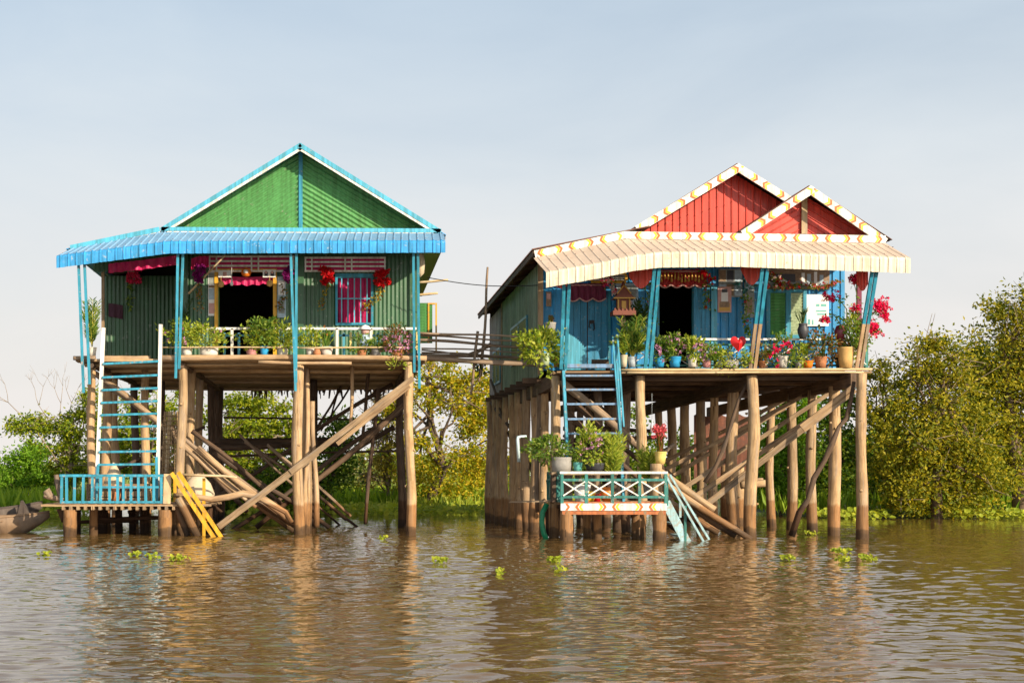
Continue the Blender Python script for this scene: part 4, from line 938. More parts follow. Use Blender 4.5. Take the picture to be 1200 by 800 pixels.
for (y0,y1,z0,z1,mt) in ((36.2,39.7,4.35,5.4,'teal'),(42.45,44.5,4.1,5.15,'teal')):
    mb=MB(); x=XL-.03
    for a,b in ((y0,y0+.08),((y0+y1)/2-.05,(y0+y1)/2+.05),(y1-.08,y1)): mb.box(x-.03,x+.01,a,b,z0,z1)
    mb.box(x-.03,x+.01,y0+.08,y1-.08,z1-.07,z1); mb.box(x-.03,x+.01,y0+.08,y1-.08,z0,z0+.07)
    s=mb.build('shutter','post_blue',SW); mb=MB(); k=int((z1-z0)/.09)
    for i in range(k):
        z=z0+.07+(z1-z0-.14)*(i+.5)/k; mb.beam((x-.005,y0+.08,z),(x-.005,y1-.08,z),.03,.075,up=(-.5,0,1))
    mb.build('louvres','wallgreen',s)
# roofs
pk1=(ax(865,33.4),az(194,33.4)); b1=(ax(746,33.4),az(267,33.4)); c1=(2*pk1[0]-b1[0],b1[1])
pk2=(ax(949.6,32.62),az(220,32.62)); b2=(ax(868,32.62),az(271,32.62)); c2=(ax(1041,32.62),az(279,32.62))
slab_roof('roof','brownroof',RH,[(b1[0]-.1,b1[1]-.03),(pk1[0],pk1[1]+.05),(c1[0],c1[1])],33.4,46.3)
slab_roof('roof','brownroof',RH,[(b2[0],b2[1]),(pk2[0],pk2[1]+.05),(c2[0]+.1,c2[1]-.03)],32.63,46.3)
slab_roof('side_roof','brownroof',RH,[(xr1-.02,zr1+.1),(xr0+.6,zr0+.22)],YF+.03,46.3)
mb=MB()
for y in (33.4,35.4,37.4,39.4,41.4,43.4,45.4): mb.beam((xr1+.02,y,zr1+.03),(xr0+.5,y,zr0+.12),.05,.09)
mb.beam((xr1+.02,YF+.1,zr1+.02),(xr1+.02,46.2,zr1+.02),.04,.12); mb.build('rafters','dark',RH)
def wedge(a,b,y0,y1,m,nm):
    mb=MB(); mb.ribbed([[(a[0],y0,a[1]),(b[0],y0,b[1])],[(a[0],y1,a[1]),(b[0],y1,b[1])]]); return mb.build(nm,m,RH)
wedge((XL,zr1+.02),(XR,6.98),YW+.02,YB,'inside','ceiling')
# gables
mb=MB(); y=33.85; n=int((c1[0]-b1[0])/.171); lines=[]
for i in range(n):
    for t,h in ribprof(0):
        x=b1[0]+(i+t)*.171; zt=pk1[1]-.08-abs(x-pk1[0])*(pk1[1]-b1[1])/(pk1[0]-b1[0]); lines.append([(x,y-h*.025,b1[1]-.05),(x,y-h*.025,max(zt,b1[1]-.04))])
mb.ribbed(lines)
for i in range(1,n):
    x=b1[0]+(i+.5)*.171; zt=pk1[1]-.1-abs(x-pk1[0])*(pk1[1]-b1[1])/(pk1[0]-b1[0])
    for z in (b1[1]+.15,(b1[1]+zt)/2):
        if z<zt-.1: mb.lathe((x,y-.03,z+U(-.04,.04)),[(.012,0),(.01,.012),(0,.014)],6,1)
mb.build('gable',['red','brownroof'],RH)
mb=MB(); rake_gable(mb,b2[0],b2[1],pk2[0],pk2[1]-.08,c2[0],c2[1],33.1,.14,.022,b2[1]-.08); G=mb.build('gable','red',RH)
mb=MB(); mb.box(pk2[0]-.065,pk2[0]+.065,33.03,33.07,b2[1]-.06,pk2[1]-.12); mb.build('gable_strip','bamboo',G)
# flashing between the fascia and the gables
mb=MB(); lines=[]
for i in range(54):
    for t,h in ((0,0),(.5,1)):
        x=ax(725,33)+(i+t)*.107; lines.append([(x,YF+.03,az(272.5,YF)+.015*h-(x-6)*.008),(x,33.9,az(268,YF)+.05+.02*h)])
mb.ribbed(lines); mb.build('flashing','rustred',RH)
# chevron boards
def cboard(p,q,h,y,phase,period=.70):
    mb=MB(); d=Vector((q[0]-p[0],0,q[1]-p[1])).normalized(); u=Vector((-d.z,0,d.x)); u=u if u.z>0 else -u
    a=Vector((p[0],y,p[1]))-u*h/2; b=Vector((q[0],y,q[1]))-u*h/2
    mb.beam(a,b,h,.04,up=(0,1,0)); y2=y-.023
    chevrons(mb,(a.x,a.z),(b.x,b.z),h,y2,period,phase,1,2)
    return mb.build('chevron_board',['white','chevorange','chevyellow'],RH)
cboard((ax(744,33.38),az(265.5,33.38)),(pk1[0],pk1[1]+.04),.175,33.36,.28,.72); cboard((pk1[0],pk1[1]+.04),c1,.175,33.365,.28,.72)
cboard((ax(868,32.6),az(271,32.6)),(pk2[0],pk2[1]+.04),.175,32.58,.3,.66); cboard((pk2[0],pk2[1]+.04),(ax(1040,32.6),az(280,32.6)),.175,32.585,.34,.66)
cboard((ax(731,YF),az(271.5,YF)),(ax(1037,YF),az(276.5,YF)),.165,YF-.03,.52,.712)
cboard((ax(625.5,YF),az(294,YF)),(ax(731,YF),az(271.5,YF)),.165,YF-.035,.35,.712)
# awning
YA=31.65
zlip=[(ax(640,YA),az(320,YA)),(ax(700,YA),az(309.5,YA)),(ax(745,YA),az(300,YA)),(ax(775,YA),az(296.5,YA)),(ax(860,YA),az(295.5,YA)),(ax(1067,YA),az(303,YA))]
zbk=[(ax(625,YF),az(303,YF)),(ax(731,YF),az(281,YF)),(ax(1037,YF),az(286,YF))]
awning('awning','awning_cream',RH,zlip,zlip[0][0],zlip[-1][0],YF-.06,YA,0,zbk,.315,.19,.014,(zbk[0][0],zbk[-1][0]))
# awning posts: blue above, bare below, leaning out to the awning lip
for i,(x0,x1,m2) in enumerate(((661.5,657.5,'stepblue'),(668,662.5,'stepblue'),(767,756,'stepblue'),(772.5,762,'stepblue'),(893.5,879,'pole'),(899.5,884.5,'pole'),(1023,1003.5,'pole'),(1028,1009,'pole'))):
    a=at(x0,313,YA+.12); b=at(x1,432,YF+.02); k=.55 if m2=='pole' else .5; c=a.lerp(b,k)
    mb=MB(); mb.beam(a,c,.07,.06,up=(0,1,0)); P=mb.build('awning_post','post_blue',RH); mb=MB(); mb.beam(c,b,.072,.062,up=(0,1,0)); mb.build('post_foot',m2,P)
# scalloped red sheet brackets under the awning
for x0,x1,yt,dp,dr in ((648,668,320,12,18),(737,765,314,10,24),(868,894,312,4,22),(1004,1017,315,18,26)):
    mb=MB(); lines=[]; n=14; Y=YA+.75
    for i in range(n+1):
        q=i/n; x=ax(x0+(x1-x0)*q,Y); d=(dp+(dr-dp)*math.sin(math.pi*min(1,q*1.0)))*Y/F
        lines.append([(x,Y-(.02 if i%4==2 else 0),az(yt-6,Y)),(x,Y-(.02 if i%4==2 else 0),az(yt,Y)-d)])
    mb.ribbed(lines); mb.build('bracket_panel','red',RH)
mb=MB(); mb.box(ax(1004,34.4),ax(1009,34.4),34.35,34.45,ZD,6.4); mb.build('corner_post','maroon',RH)
# door leaves, left
a=at(664,432,YW); b=at(712,346,YW); mb=MB(); n=6
for i in range(n):
    x=a.x+(b.x-a.x)*i/n; mb.box(x+.004,x+(b.x-a.x)/n-.004,YW-.05+U(0,.008),YW-.01,ZD,b.z+.02)
DR=mb.build('door','doorblue',RH)
mb=MB(); mb.box((a.x+b.x)/2-.012,(a.x+b.x)/2+.012,YW-.056,YW-.05,ZD,b.z); mb.build('door_gap','black',DR)
mb=MB(); c=at(694,378,YW-.08); mb.box(c.x-.07,c.x+.05,c.y-.02,c.y+.02,c.z-.02,c.z+.06); mb.tube([c+Vector((-.06,-.03,-.02)),c+Vector((-.08,-.03,-.1)),c+Vector((-.04,-.03,-.12))],.015,6); mb.tube([c+Vector((.03,-.03,-.02)),c+Vector((.05,-.03,-.14)),c+Vector((.02,-.03,-.18))],.015,6); mb.build('padlock','black',DR)
mb=MB(); mb.box(a.x-.06,a.x,YW-.07,YW-.0,ZD,b.z+.1); mb.box(b.x,b.x+.06,YW-.07,YW,ZD,b.z+.1); mb.build('door_frame','post_blue',DR)
# open doorway
a=at(772,432,YW); b=at(811,332,YW)
mb=MB(); mb.box(a.x-.06,a.x,YW-.06,YW+.05,ZD,b.z); mb.box(b.x,b.x+.06,YW-.06,YW+.05,ZD,b.z); mb.build('door_frame','post_blue',RH)
mb=MB()
for i in range(4): mb.box(b.x+.02+i*.095,b.x+.02+i*.095+.09,YW-.1,YW-.065,ZD,b.z+.05)
o=mb.build('door','doorblue',RH); o['label']='blue plank door leaf folded open against the wall'
# panelled posts right of the doorway
mb=MB(); mb.box(ax(832,YW),ax(839,YW),YW-.12,YW-.05,ZD,az(336,YW)); mb.build('wall_post','cyan',RH)
# window with green louvred shutters
a=at(898,394,YW); b=at(943,342,YW)
mb=MB(); xm=(a.x+b.x)/2+.04
for q in ((a.x-.02,a.x+.07),(xm-.06,xm+.06),(b.x-.06,b.x+.02)): mb.box(q[0],q[1],YW-.09,YW-.02,a.z-.05,b.z+.05)
for q in ((a.x+.07,xm-.06),(xm+.06,b.x-.06)):
    mb.box(q[0],q[1],YW-.085,YW-.02,b.z-.03,b.z+.05); mb.box(q[0],q[1],YW-.085,YW-.02,a.z-.05,a.z+.03)
W=mb.build('window','post_blue',RH)
for q in ((a.x+.07,xm-.06),(xm+.06,b.x-.06)):
    mb=MB(); k=14
    for i in range(k):
        z=a.z+.03+(b.z-a.z-.06)*(i+.5)/k; mb.beam((q[0],YW-.05,z),(q[1],YW-.05,z),.02,(b.z-a.z)/k*.95,up=(0,-.55,1))
    mb.build('shutter','green' if q[0]<xm else 'potgreen',W)
# small barred transom over the left door
a=at(692,331,YW); b=at(733,321,YW); mb=MB()
for z in (a.z,b.z): mb.box(a.x,b.x,YW-.1,YW-.05,z-.03,z+.03)
for x in (a.x,b.x): mb.box(x-.03,x+.03,YW-.101,YW-.049,a.z+.03,b.z-.03)
t=mb.build('transom_frame','yellow',RH); mb=MB()
for k in range(3): mb.box(a.x+.03,b.x-.03,YW-.08,YW-.06,a.z+.04+k*.055,a.z+.065+k*.055)
mb.build('transom_bars','white',t); mb=MB(); mb.box(a.x+.03,b.x-.03,YW-.05,YW-.04,a.z+.03,b.z-.03); mb.build('transom_back','black',t)
# balcony railing with white crosses
yr=YF+.34
mb=MB(); mb.beam(at(735,397,yr),at(757,397,yr),.045,.045); mb.beam(at(764,397.2,yr),at(878,397.5,yr),.045,.045); mb.beam(at(888,397.5,yr),at(1004,397.5,yr),.045,.045)
RL=mb.build('railing','white',RH)
mb=MB()
for z in (404,428): mb.beam(at(736,z,yr+.02),at(1016,z,yr+.02),.04,.045)
for px in (737,775,806,838,872,897,930,965,990,1015.5): mb.beam(at(px,398,yr+.03),at(px,431,yr+.03),.06,.045,up=(0,1,0))
mb.build('teal_rail','teal',RL)
xs=[738,775,806,838,872]+[897,930,965,990,1015]
for i in range(len(xs)-1):
    if xs[i]==872: continue
    mb=MB(); mb.beam(at(xs[i],406,yr),at(xs[i+1],427,yr),.02,.02,up=(0,1,0)); mb.beam(at(xs[i],427,yr-.022),at(xs[i+1],406,yr-.022),.02,.02,up=(0,1,0)); mb.build('cross','white',RL)
# curved blue gate at the stair head
mb=MB(); n=13
for i in range(n):
    q=i/(n-1); x0=ax(661+q*24,33.4); zt=az(391+ (q**2)*16 if q>.3 else 391+(.3-q)*8,33.4); mb.box(x0-.018,x0+.018,33.38,33.41,ZD,zt)
mb.build('baluster_panel','cyan',RH)
# diagonal props behind the stair and at both sides
B=lambda x0,y0,Y0,x1,y1,Y1,r,mat='pole',bend=.015: brace(RH,at(x0,y0,Y0),at(x1,y1,Y1),r,mat,bend=bend)
def Pl(x0,y0,Y0,x1,y1,Y1,w=.15,mat='plank'):
    mb=MB(); mb.beam(at(x0,y0,Y0),at(x1,y1,Y1),w,.05,up=(0,1,0)); return mb.build('brace',mat,RH)
Pl(998,458,33.6,826,592,33.2,.14); Pl(978,472,34.2,790,598,33.6,.12); Pl(973,460,35,780,585,34.5,.1); Pl(930,470,37,765,572,36,.1); Pl(1001,455,32.5,940,502,32.6,.2)
Pl(920,478,37,790,545,38,.1); Pl(958,455,36,770,555,36,.09); Pl(940,458,38,780,540,39,.1)
B(757,543,32.9,838,597,32.6,.09,'plank'); B(760,552,32.9,880,632,32.4,.085); B(757,560,33,862,628,32.6,.075,'greypole'); B(750,565,33.2,842,624,33,.085); B(745,575,33.4,838,622,33.2,.07,'dark'); B(738,582,33.5,800,626,33.3,.07,'dark')
B(645,438,33.4,757,530,33.4,.1,'greypole'); B(655,455,33.8,752,542,33.6,.07,'dark'); B(690,465,36,790,560,36,.07,'dark'); B(662,480,34,790,600,34.5,.07,'dark'); B(700,600,34.5,790,520,34.5,.06,'greypole')
mb=MB(); pts=[at(x,y,32.25) for x,y in ((1001,447),(997,470),(992,490),(983,500),(975,520),(966,540),(954,560),(947,585),(937,600),(928,628))]; mb.tube(pts,[.04,.045,.055,.045,.065,.05,.065,.055,.07,.075],9,wob=.12); mb.build('brace','dark',RH)['label']='crooked dark branch wedged against the outer stilts'
mb=MB(); pts=[at(x,y,33) for x,y in ((876,447),(866,468),(859,490),(853,510),(846,530),(838,548),(826,565))]; mb.tube(pts,[.035,.04,.045,.04,.055,.05,.055],9,wob=.12); mb.build('brace','dark',RH)
B(575,445,44,600,520,41,.04,'dark'); B(575,470,44.5,640,590,34.5,.05,'dark'); B(632,455,35.2,630,600,35,.07,'greypole'); 
for k in range(6): B(U(660,700),U(470,520),U(36,42),U(720,760),U(560,620),U(36,42),U(.05,.08),'dark')
mb=MB(); mb.pole(at(655,517,38),at(770,512,38),.06,.05,.01); mb.pole(at(660,502,40),at(780,505,40),.06,.05,.01); mb.build('cross_log','dark',RH)
# cantilevered timber ends under the left eave wall
for k in range(8):
    y=34.6+k*1.3; mb=MB(); mb.beam((XL-.35,y,ZD-.12),(XL+.5,y,ZD-.12),.12,.12); mb.build('joist_end','dark',RH)
# rusty red sheet standing behind the stilts
mb=MB(); lines=[]
for i in range(60):
    for t,h in ribprof(0): lines.append([(ax(815,44)+(i+t)*.032,44.2-h*.012,az(566,44)),(ax(815,44)+(i+t)*.032,44.2-h*.012,az(486,44)+.05*math.sin(i*.35))])
mb.ribbed(lines); tag(mb.build('iron_sheet','rustred',None,loc=(ax(840,44),44.2,az(572,44))),'rust red corrugated sheets standing behind the stilts under the blue house','iron sheet')
mb=MB(); mb.pole(at(868,568,40),at(898,566,40),.11,.1,.01); mb.pole(at(870,563,40.2),at(894,562,40.2),.07,.06,.01); tag(mb.build('sawn_log','plank',None,loc=at(868,568,40)),'pale sawn logs resting level behind the thick middle stilt','log')
# ------------------------------------------------------------------ stair, lower platform
ST=thing('stairs','steep blue painted stairs with handrails rising to the double blue door','stairs',at(693,590,32.4))
sl0=at(659.5,426,32.75); sl1=at(666,556,32.2); sr0=at(722.5,426,32.75); sr1=at(730.5,590,32.05)
for a,b in ((sl0,sl1),(sr0,sr1)): 
    mb=MB(); mb.beam(a,b,.06,.16,up=(0,1,0)); mb.build('stringer','stepblue',ST)
for i,py in enumerate((429,440.5,457,474,491.5,508.5,526)):
    t=(py-426)/(556-426); a=sl0.lerp(sl1,t); t2=(py-426)/(590-426); b=sr0.lerp(sr1,t2); mb=MB(); mb.beam(a+Vector((.03,0,0)),b+Vector((-.03,0,0)),.2,.045 if i else .085); mb.build('step','steppaint',ST)
mb=MB(); a=at(723.5,392,32.7); mb.beam(a,at(731,500,32.25),.035,.04,up=(0,1,0)); mb.beam(at(718,395,32.75),at(728,520,32.2),.035,.04,up=(0,1,0)); mb.beam(a+Vector((0,0,0)),at(722,428,32.7),.05,.05,up=(0,1,0)); mb.build('handrail','stepblue',ST)
mb=MB(); mb.beam(at(658,392,32.75),at(661,440,32.7),.05,.05,up=(0,1,0)); mb.build('handrail','stepblue',ST)
mb=MB(); mb.beam(at(664,436.5,33.0),at(722,436.5,33.0),.1,.12); mb.build('threshold','dark',ST)
c=at(701,430,33.4); mb=MB(); mb.box(c.x-.3,c.x+.28,c.y,c.y+.3,c.z,c.z+.06)
for sx in (-.27,.25): mb.box(c.x+sx-.03,c.x+sx+.03,c.y+.02,c.y+.28,c.z-.14,c.z)
mb.box(c.x-.1,c.x+.3,c.y+.3,c.y+.33,c.z+.06,c.z+.2); tag(mb.build('low_bench','dark',None,loc=c),'small dark wooden stool left in front of the blue double door','stool')
YP=31.3; P2=thing('landing_platform','lower landing with teal cross railing and chevron painted front board','landing',at(718,632,YP))
XA=ax(657,YP); XB=ax(781,YP); zp=az(588.5,YP)
deck('platform_deck',XA+.02,XB-.02,YP+.04,33.4,zp,P2,.16,.012,.05,'plank')
mb=MB(); h=.155; zc_=az(584,YP)-.02; mb.beam((XA,YP,az(593.6,YP)),(XB,YP,az(593.6,YP)),.05,h)
chevrons(mb,(XA,az(593.6,YP)),(XB,az(593.6,YP)),h,YP-.0285,.79,-.14,1,2,unit=.62); mb.build('chevron_board',['white','chevorange','chevyellow'],P2)
mb=MB(); mb.beam((XA+.03,YP+.01,az(600.5,YP)),(XB-.02,YP+.01,az(600.5,YP)),.06,.075); mb.beam((XA,YP+.01,az(588.3,YP)),(XB,YP+.01,az(588.3,YP)),.045,.03); mb.build('front_beam','orange_strip',P2)
mb=MB(); mb.beam((XA-.02,YP-.01,az(553.5,YP)),(XB+.02,YP-.01,az(553.5,YP)),.06,.05); RL=mb.build('railing','white',P2)
mb=MB()
for z in (562,582): mb.beam((XA,YP,az(z,YP)),(XB,YP,az(z,YP)),.045,.055)
for px in (658.5,687,717.5,749.5,780): mb.beam(at(px,554.5,YP+.002),at(px,589.5,YP+.002),.065,.06,up=(0,1,0))
mb.build('teal_rail','teal',RL)
for a,b in ((660,685.5),(689,716),(719.5,748),(751.5,778.5)):
    mb=MB(); mb.beam(at(a,564,YP-.02),at(b,580.5,YP-.02),.03,.02,up=(0,1,0)); mb.beam(at(a,580.5,YP-.042),at(b,564,YP-.042),.03,.02,up=(0,1,0)); mb.build('cross','white',RL)
mb=MB()
for z in (554,562.5,587): mb.beam((XA,YP+.05,az(z,YP)),(XA,33.3,az(z,YP)),.05,.05)
for k in range(9): 
    y=YP+.2+k*.23; mb.beam((XA,y,az(588,YP)),(XA,y,az(555,YP)),.035,.03)
for k in range(4):
    mb.beam((XA-.02,YP+.1+k*.5,az(586,YP)),(XA-.02,YP+.55+k*.5,az(563,YP)),.03,.02); mb.beam((XA+.02,YP+.1+k*.5,az(563,YP)),(XA+.02,YP+.55+k*.5,az(586,YP)),.03,.02)
mb.build('side_railing','teal',P2)
for px,Y,r in ((664,YP+.12,.15),(772.5,YP+.12,.15),(700,32.2,.1),(688,33.2,.09),(745,32.4,.1)):
    mb=MB(); mb.pole((ax(px,Y),Y,-.6),(ax(px,Y),Y,zp-.06),r,r*.95,.006,12,seg=8); mb.build('support_post','pile',P2)
mb=MB(); mb.pole((ax(769,YP+.2),YP+.22,zp),(ax(769,YP+.2),YP+.22,az(543,YP)),.13,.13,.005,12); mb.build('corner_post','pile',P2)
for px in (668,690,715,738,760):
    mb=MB(); mb.beam((ax(px,YP),YP+.05,zp-.12),(ax(px,YP),33.3,zp-.12),.08,.1); mb.build('joist','dark',P2)
# short water stair
S2=thing('water_stairs','short pale blue steps with handrails going down into the water','stairs',at(805,634,YP))
for dy in (0,.75):
    mb=MB(); mb.beam(at(780,588,YP+.1+dy),at(806,638,YP+.02+dy),.2,.04,up=(0,1,0)); mb.build('stringer','paleblue',S2)
for k in range(3):
    q=(k+.6)/3.2; a=at(780+26*q,590+46*q,YP+.13); mb=MB(); mb.beam(a+Vector((-.02,0,0)),a+Vector((-.02,.72,0)),.24,.035,up=(0,0,1)); mb.build('step','paleblue',S2)
for x0,y0,x1,y1,dy in ((780,557,826,634,0),(785,556,834,634,.75)):
    mb=MB(); mb.beam(at(x0,y0,YP+dy),at(x1,y1+3,YP-.1+dy),.045,.045,up=(0,1,0)); mb.build('handrail','paleblue',S2)
for px,ya,yb,dy in ((803,592,636,0),(797,588,606,.75),(781.5,557,592,0)):
    mb=MB(); mb.beam(at(px,ya,YP+.03+dy),at(px,yb,YP+.03+dy),.05,.05,up=(0,1,0)); mb.build('baluster','paleblue' if dy else 'teal',S2)
# hose, pipes, plank ends
mb=MB(); pts=[at(x,y,32.6) for x,y in ((641,590),(636,600),(635,612),(637,624),(641,634))]; mb.tube(pts,.06,8); tag(mb.build('hose','hose',None,loc=pts[-1]),'thick green hose curving from the lower landing into the water','hose')
mb=MB(); pts=[at(x,y,32.9) for x,y in ((608,541),(606.5,515),(607,512),(610.5,511.2),(617,511))]; mb.tube(pts,[.04,.038,.035,.028,.026],8); tag(mb.build('drain_pipe','pipe',None,loc=pts[0]),'bent pale plastic pipe hanging left of the potted shrub on the landing','pipe')
mb=MB(); mb.beam(at(597,588,32.9),at(650,586.5,32.7),.12,.035); tag(mb.build('plank','plank',None,loc=at(600,588,32.9)),'thin plank jutting out to the side of the lower landing','plank')
mb=MB(); mb.prism([(ax(640,33),az(628,33)),(ax(656,33),az(628,33)),(ax(656,33),az(592,33)),(ax(638,33),az(592,33))],32.95,33.0); tag(mb.build('tin_panel','dark',None,loc=at(648,628,33)),'dark rusty panel closing the space beneath the landing','panel')
# dressing of the front wall
def valance(name,label,x0,x1,y0,d,Y,mat,sc,trim):
    t=thing(name,label,'valance',at((x0+x1)/2,y0,Y)); mb=MB(); cloth_strip(mb,[(x0,y0),(x1,y0)],d,Y,70,.6,scallop=sc,amp=.03); mb.build('cloth',mat,t)
    mb=MB(); n=70; pts=[]
    for i in range(n+1):
        q=i/n; dd=d*(.82+.18*abs(math.sin(q*math.pi*sc))); p=at(x0+(x1-x0)*q,y0+dd,Y-.03); pts.append(p)
    mb.tube(pts,.018,5); mb.tube([at(x0,y0+2,Y-.045),at(x1,y0+2,Y-.045)],.014,5); mb.build('fringe',trim,t)
    return t
valance('door_valance','plum coloured scalloped valance over the closed double blue door',664,710,332,21,YW-.14,'maroon',3,'paperpink')
valance('door_valance','red and gold scalloped valance over the dark open doorway',772,828,316,21,YW-.14,'redgold',4,'paperpink')
t=thing('tassel_row','row of gold tassels on the red valance of the open doorway','tassels',at(800,318,YW-.2)); 
for i in range(13):
    mb=MB(); c=at(775+i*4,U(327,332),YW-.19); mb.lathe(c,[(0,0),(.03,.02),(.02,.12),(.012,.2)],6); mb.build('tassel','gold',t)
poster('wall_poster','large pale blue printed poster behind the spirit house','poster',722,748,332,366,YW-.05,'paperblue',[(.08,.92,.5,.92,'papergrey'),(.2,.7,.08,.4,'paperpink')])
poster('wall_poster','tiny mottled poster on the far left strip of blue wall','poster',640,646,342,359,YW-.05,'paperbrown',[(.15,.85,.5,.9,'paperpink')])
poster('calendar_poster','grid of small grey picture sheets between doorway and shutters','poster',842,870,315,348,YW-.05,'papergrey',[(.03,.3,.05,.45,'paperblue'),(.35,.63,.05,.45,'paperbrown'),(.68,.97,.05,.45,'paperblue'),(.03,.3,.55,.95,'paperbrown'),(.35,.63,.55,.95,'inkdark'),(.68,.97,.55,.95,'paperblue')])
poster('portrait_poster','portrait poster with warm colours under the grid of grey sheets','poster',841,857,336,366,YW-.08,'paperpink',[(.1,.9,.05,.35,'gold'),(.25,.75,.4,.8,'paper'),(.3,.7,.78,.92,'inkdark'),(.15,.85,.2,.42,'paperbrown')])
poster('sign_panel','torn metal sheet corner of faded print beside the teal bunting','poster',872,884,318,372,YW-.06,'papergrey',[(.1,.9,.6,.9,'paperblue'),(.1,.8,.1,.4,'paperbrown')])
poster('landscape_picture','wide dark landscape picture of waterfalls above the shuttered window','picture',899,972,315,339,YW-.06,'paperbrown',[(.02,.98,.05,.4,'papergrey'),(.55,.6,.2,.8,'paper'),(.64,.7,.15,.75,'paperblue'),(.75,.8,.2,.85,'paper'),(.84,.9,.15,.7,'paperblue'),(.05,.45,.35,.75,'inkdark')])
poster('notice_sheet','bright white sheet with faint green print right of the shutters','notice',944,971,345,382,YW-.06,'paper',[(.45,.6,.62,.7,'potteal'),(.66,.9,.62,.7,'potteal'),(.45,.9,.45,.5,'potteal'),(.5,.88,.35,.4,'potteal'),(.1,.2,.04,.22,'potteal'),(.28,.34,.04,.2,'potteal')])
def flower_strip(name,label,pts,Y,n,mats,r=.06,lv=30):
    t=thing(name,label,'flower garland',at(pts[0][0],pts[0][1],Y)); P=[at(x,y,Y) for x,y in pts]
    mb=MB(); mb.tube(P,.007,4); vine_leaves(mb,P,lv,.08,.06); mb.build('string','lf',t)
    for mt in mats:
        mb=MB()
        for i in range(int(n*1.5)):
            q=U(0,len(P)-1.001); k=int(q); petals(mb,P[k].lerp(P[k+1],q-k)+Vector((U(-.07,.07),U(-.08,0),U(-.07,.07))),r*.72*U(.7,1.2),n=11)
        mb.build('blossoms',mt,t)
    return t
flower_strip('flower_garland','long string of mixed flowers along the bottom of the landscape picture',[(899,338),(920,335),(940,334),(960,336),(985,330)],YW-.12,9,['fl_red','fl_mixed','lf_v','fl_rose'],.065,60)
flower_strip('flower_garland','cluster of red, white and green flowers over the shutter top',[(900,320),(908,326),(916,332),(906,336)],YW-.12,8,['fl_red','fl_white','fl_mixed'],.065,50)
flower_strip('flower_garland','red flower spray at the right end of the red and gold valance',[(818,318),(826,322),(836,326),(830,332)],YW-.2,14,['fl_red'],.065,10)
flower_strip('flower_garland','thin vine with red blossoms hanging beside the folded door leaf',[(829,330),(827,342),(828,352),(826,362)],YW-.2,4,['fl_red'],.05,60)
flower_strip('flower_garland','pink and white flowers above the left corner of the spirit house',[(708,332),(714,328),(718,338),(722,345)],YW-.25,10,['fl_pink','fl_white'],.07,20)
flower_strip('flower_garland','trailing vine with tiny flowers beside the middle blue posts',[(760,330),(762,345),(757,358),(763,372),(768,378)],YW-.5,3,['fl_rose'],.045,90)
flower_strip('flower_garland','hanging vine of leaves and pink blossoms left of the leaning brown posts',[(872,345),(876,360),(873,378),(878,395)],YW-.35,2,['fl_hot'],.05,110)
mb=MB(); c=at(873,333,YW-.25); leaves_blob(mb,c,(.16,.1,.1),50,.13); tag(mb.build('paper_bow','teal',None,loc=c),'teal paper bow pinned below the red scalloped bracket','bow')
# spirit house
c=at(730,370,33.2); t=thing('spirit_house','small red and gold shrine house with pointed roof on a shelf','shrine',c)
mb=MB(); mb.box(c.x-.26,c.x+.26,c.y-.2,c.y+.2,c.z,c.z+.1); mb.box(c.x-.22,c.x+.22,c.y-.17,c.y+.17,c.z+.1,c.z+.13)
for k in range(6): mb.box(c.x-.23+k*.085,c.x-.2+k*.085,c.y-.2,c.y-.18,c.z+.1,c.z+.16)
mb.build('base','shrine',t)
mb=MB(); mb.box(c.x-.14,c.x+.14,c.y-.1,c.y+.1,c.z+.13,c.z+.38); mb.build('shrine_body','shrine',t)
mb=MB(); mb.box(c.x-.05,c.x+.05,c.y-.115,c.y-.1,c.z+.14,c.z+.33)
for sx in (-.13,.13): mb.beam((c.x+sx,c.y-.12,c.z+.13),(c.x+sx,c.y-.12,c.z+.4),.03,.03,up=(0,1,0))
mb.build('shrine_door','gold',t)
mb=MB(); mb.prism([(c.x-.25,c.z+.38),(c.x+.25,c.z+.38),(c.x+.14,c.z+.48),(c.x-.14,c.z+.48)],c.y-.2,c.y+.2); mb.prism([(c.x-.17,c.z+.48),(c.x+.17,c.z+.48),(c.x+.03,c.z+.64),(c.x,c.z+.78),(c.x-.03,c.z+.64)],c.y-.14,c.y+.14); mb.build('shrine_roof','shrine',t)
mb=MB(); mb.beam((c.x-.16,c.y-.15,c.z+.49),(c.x,c.y-.15,c.z+.68),.025,.02,up=(0,1,0)); mb.beam((c.x+.16,c.y-.15,c.z+.49),(c.x,c.y-.15,c.z+.68),.025,.02,up=(0,1,0)); mb.beam((c.x-.25,c.y-.205,c.z+.385),(c.x+.25,c.y-.205,c.z+.385),.02,.03); mb.build('roof_trim','gold',t)
mb=MB(); mb.beam((c.x,c.y,ZD),(c.x,c.y,c.z),.1,.1,up=(0,1,0)); mb.build('post','dark',t)
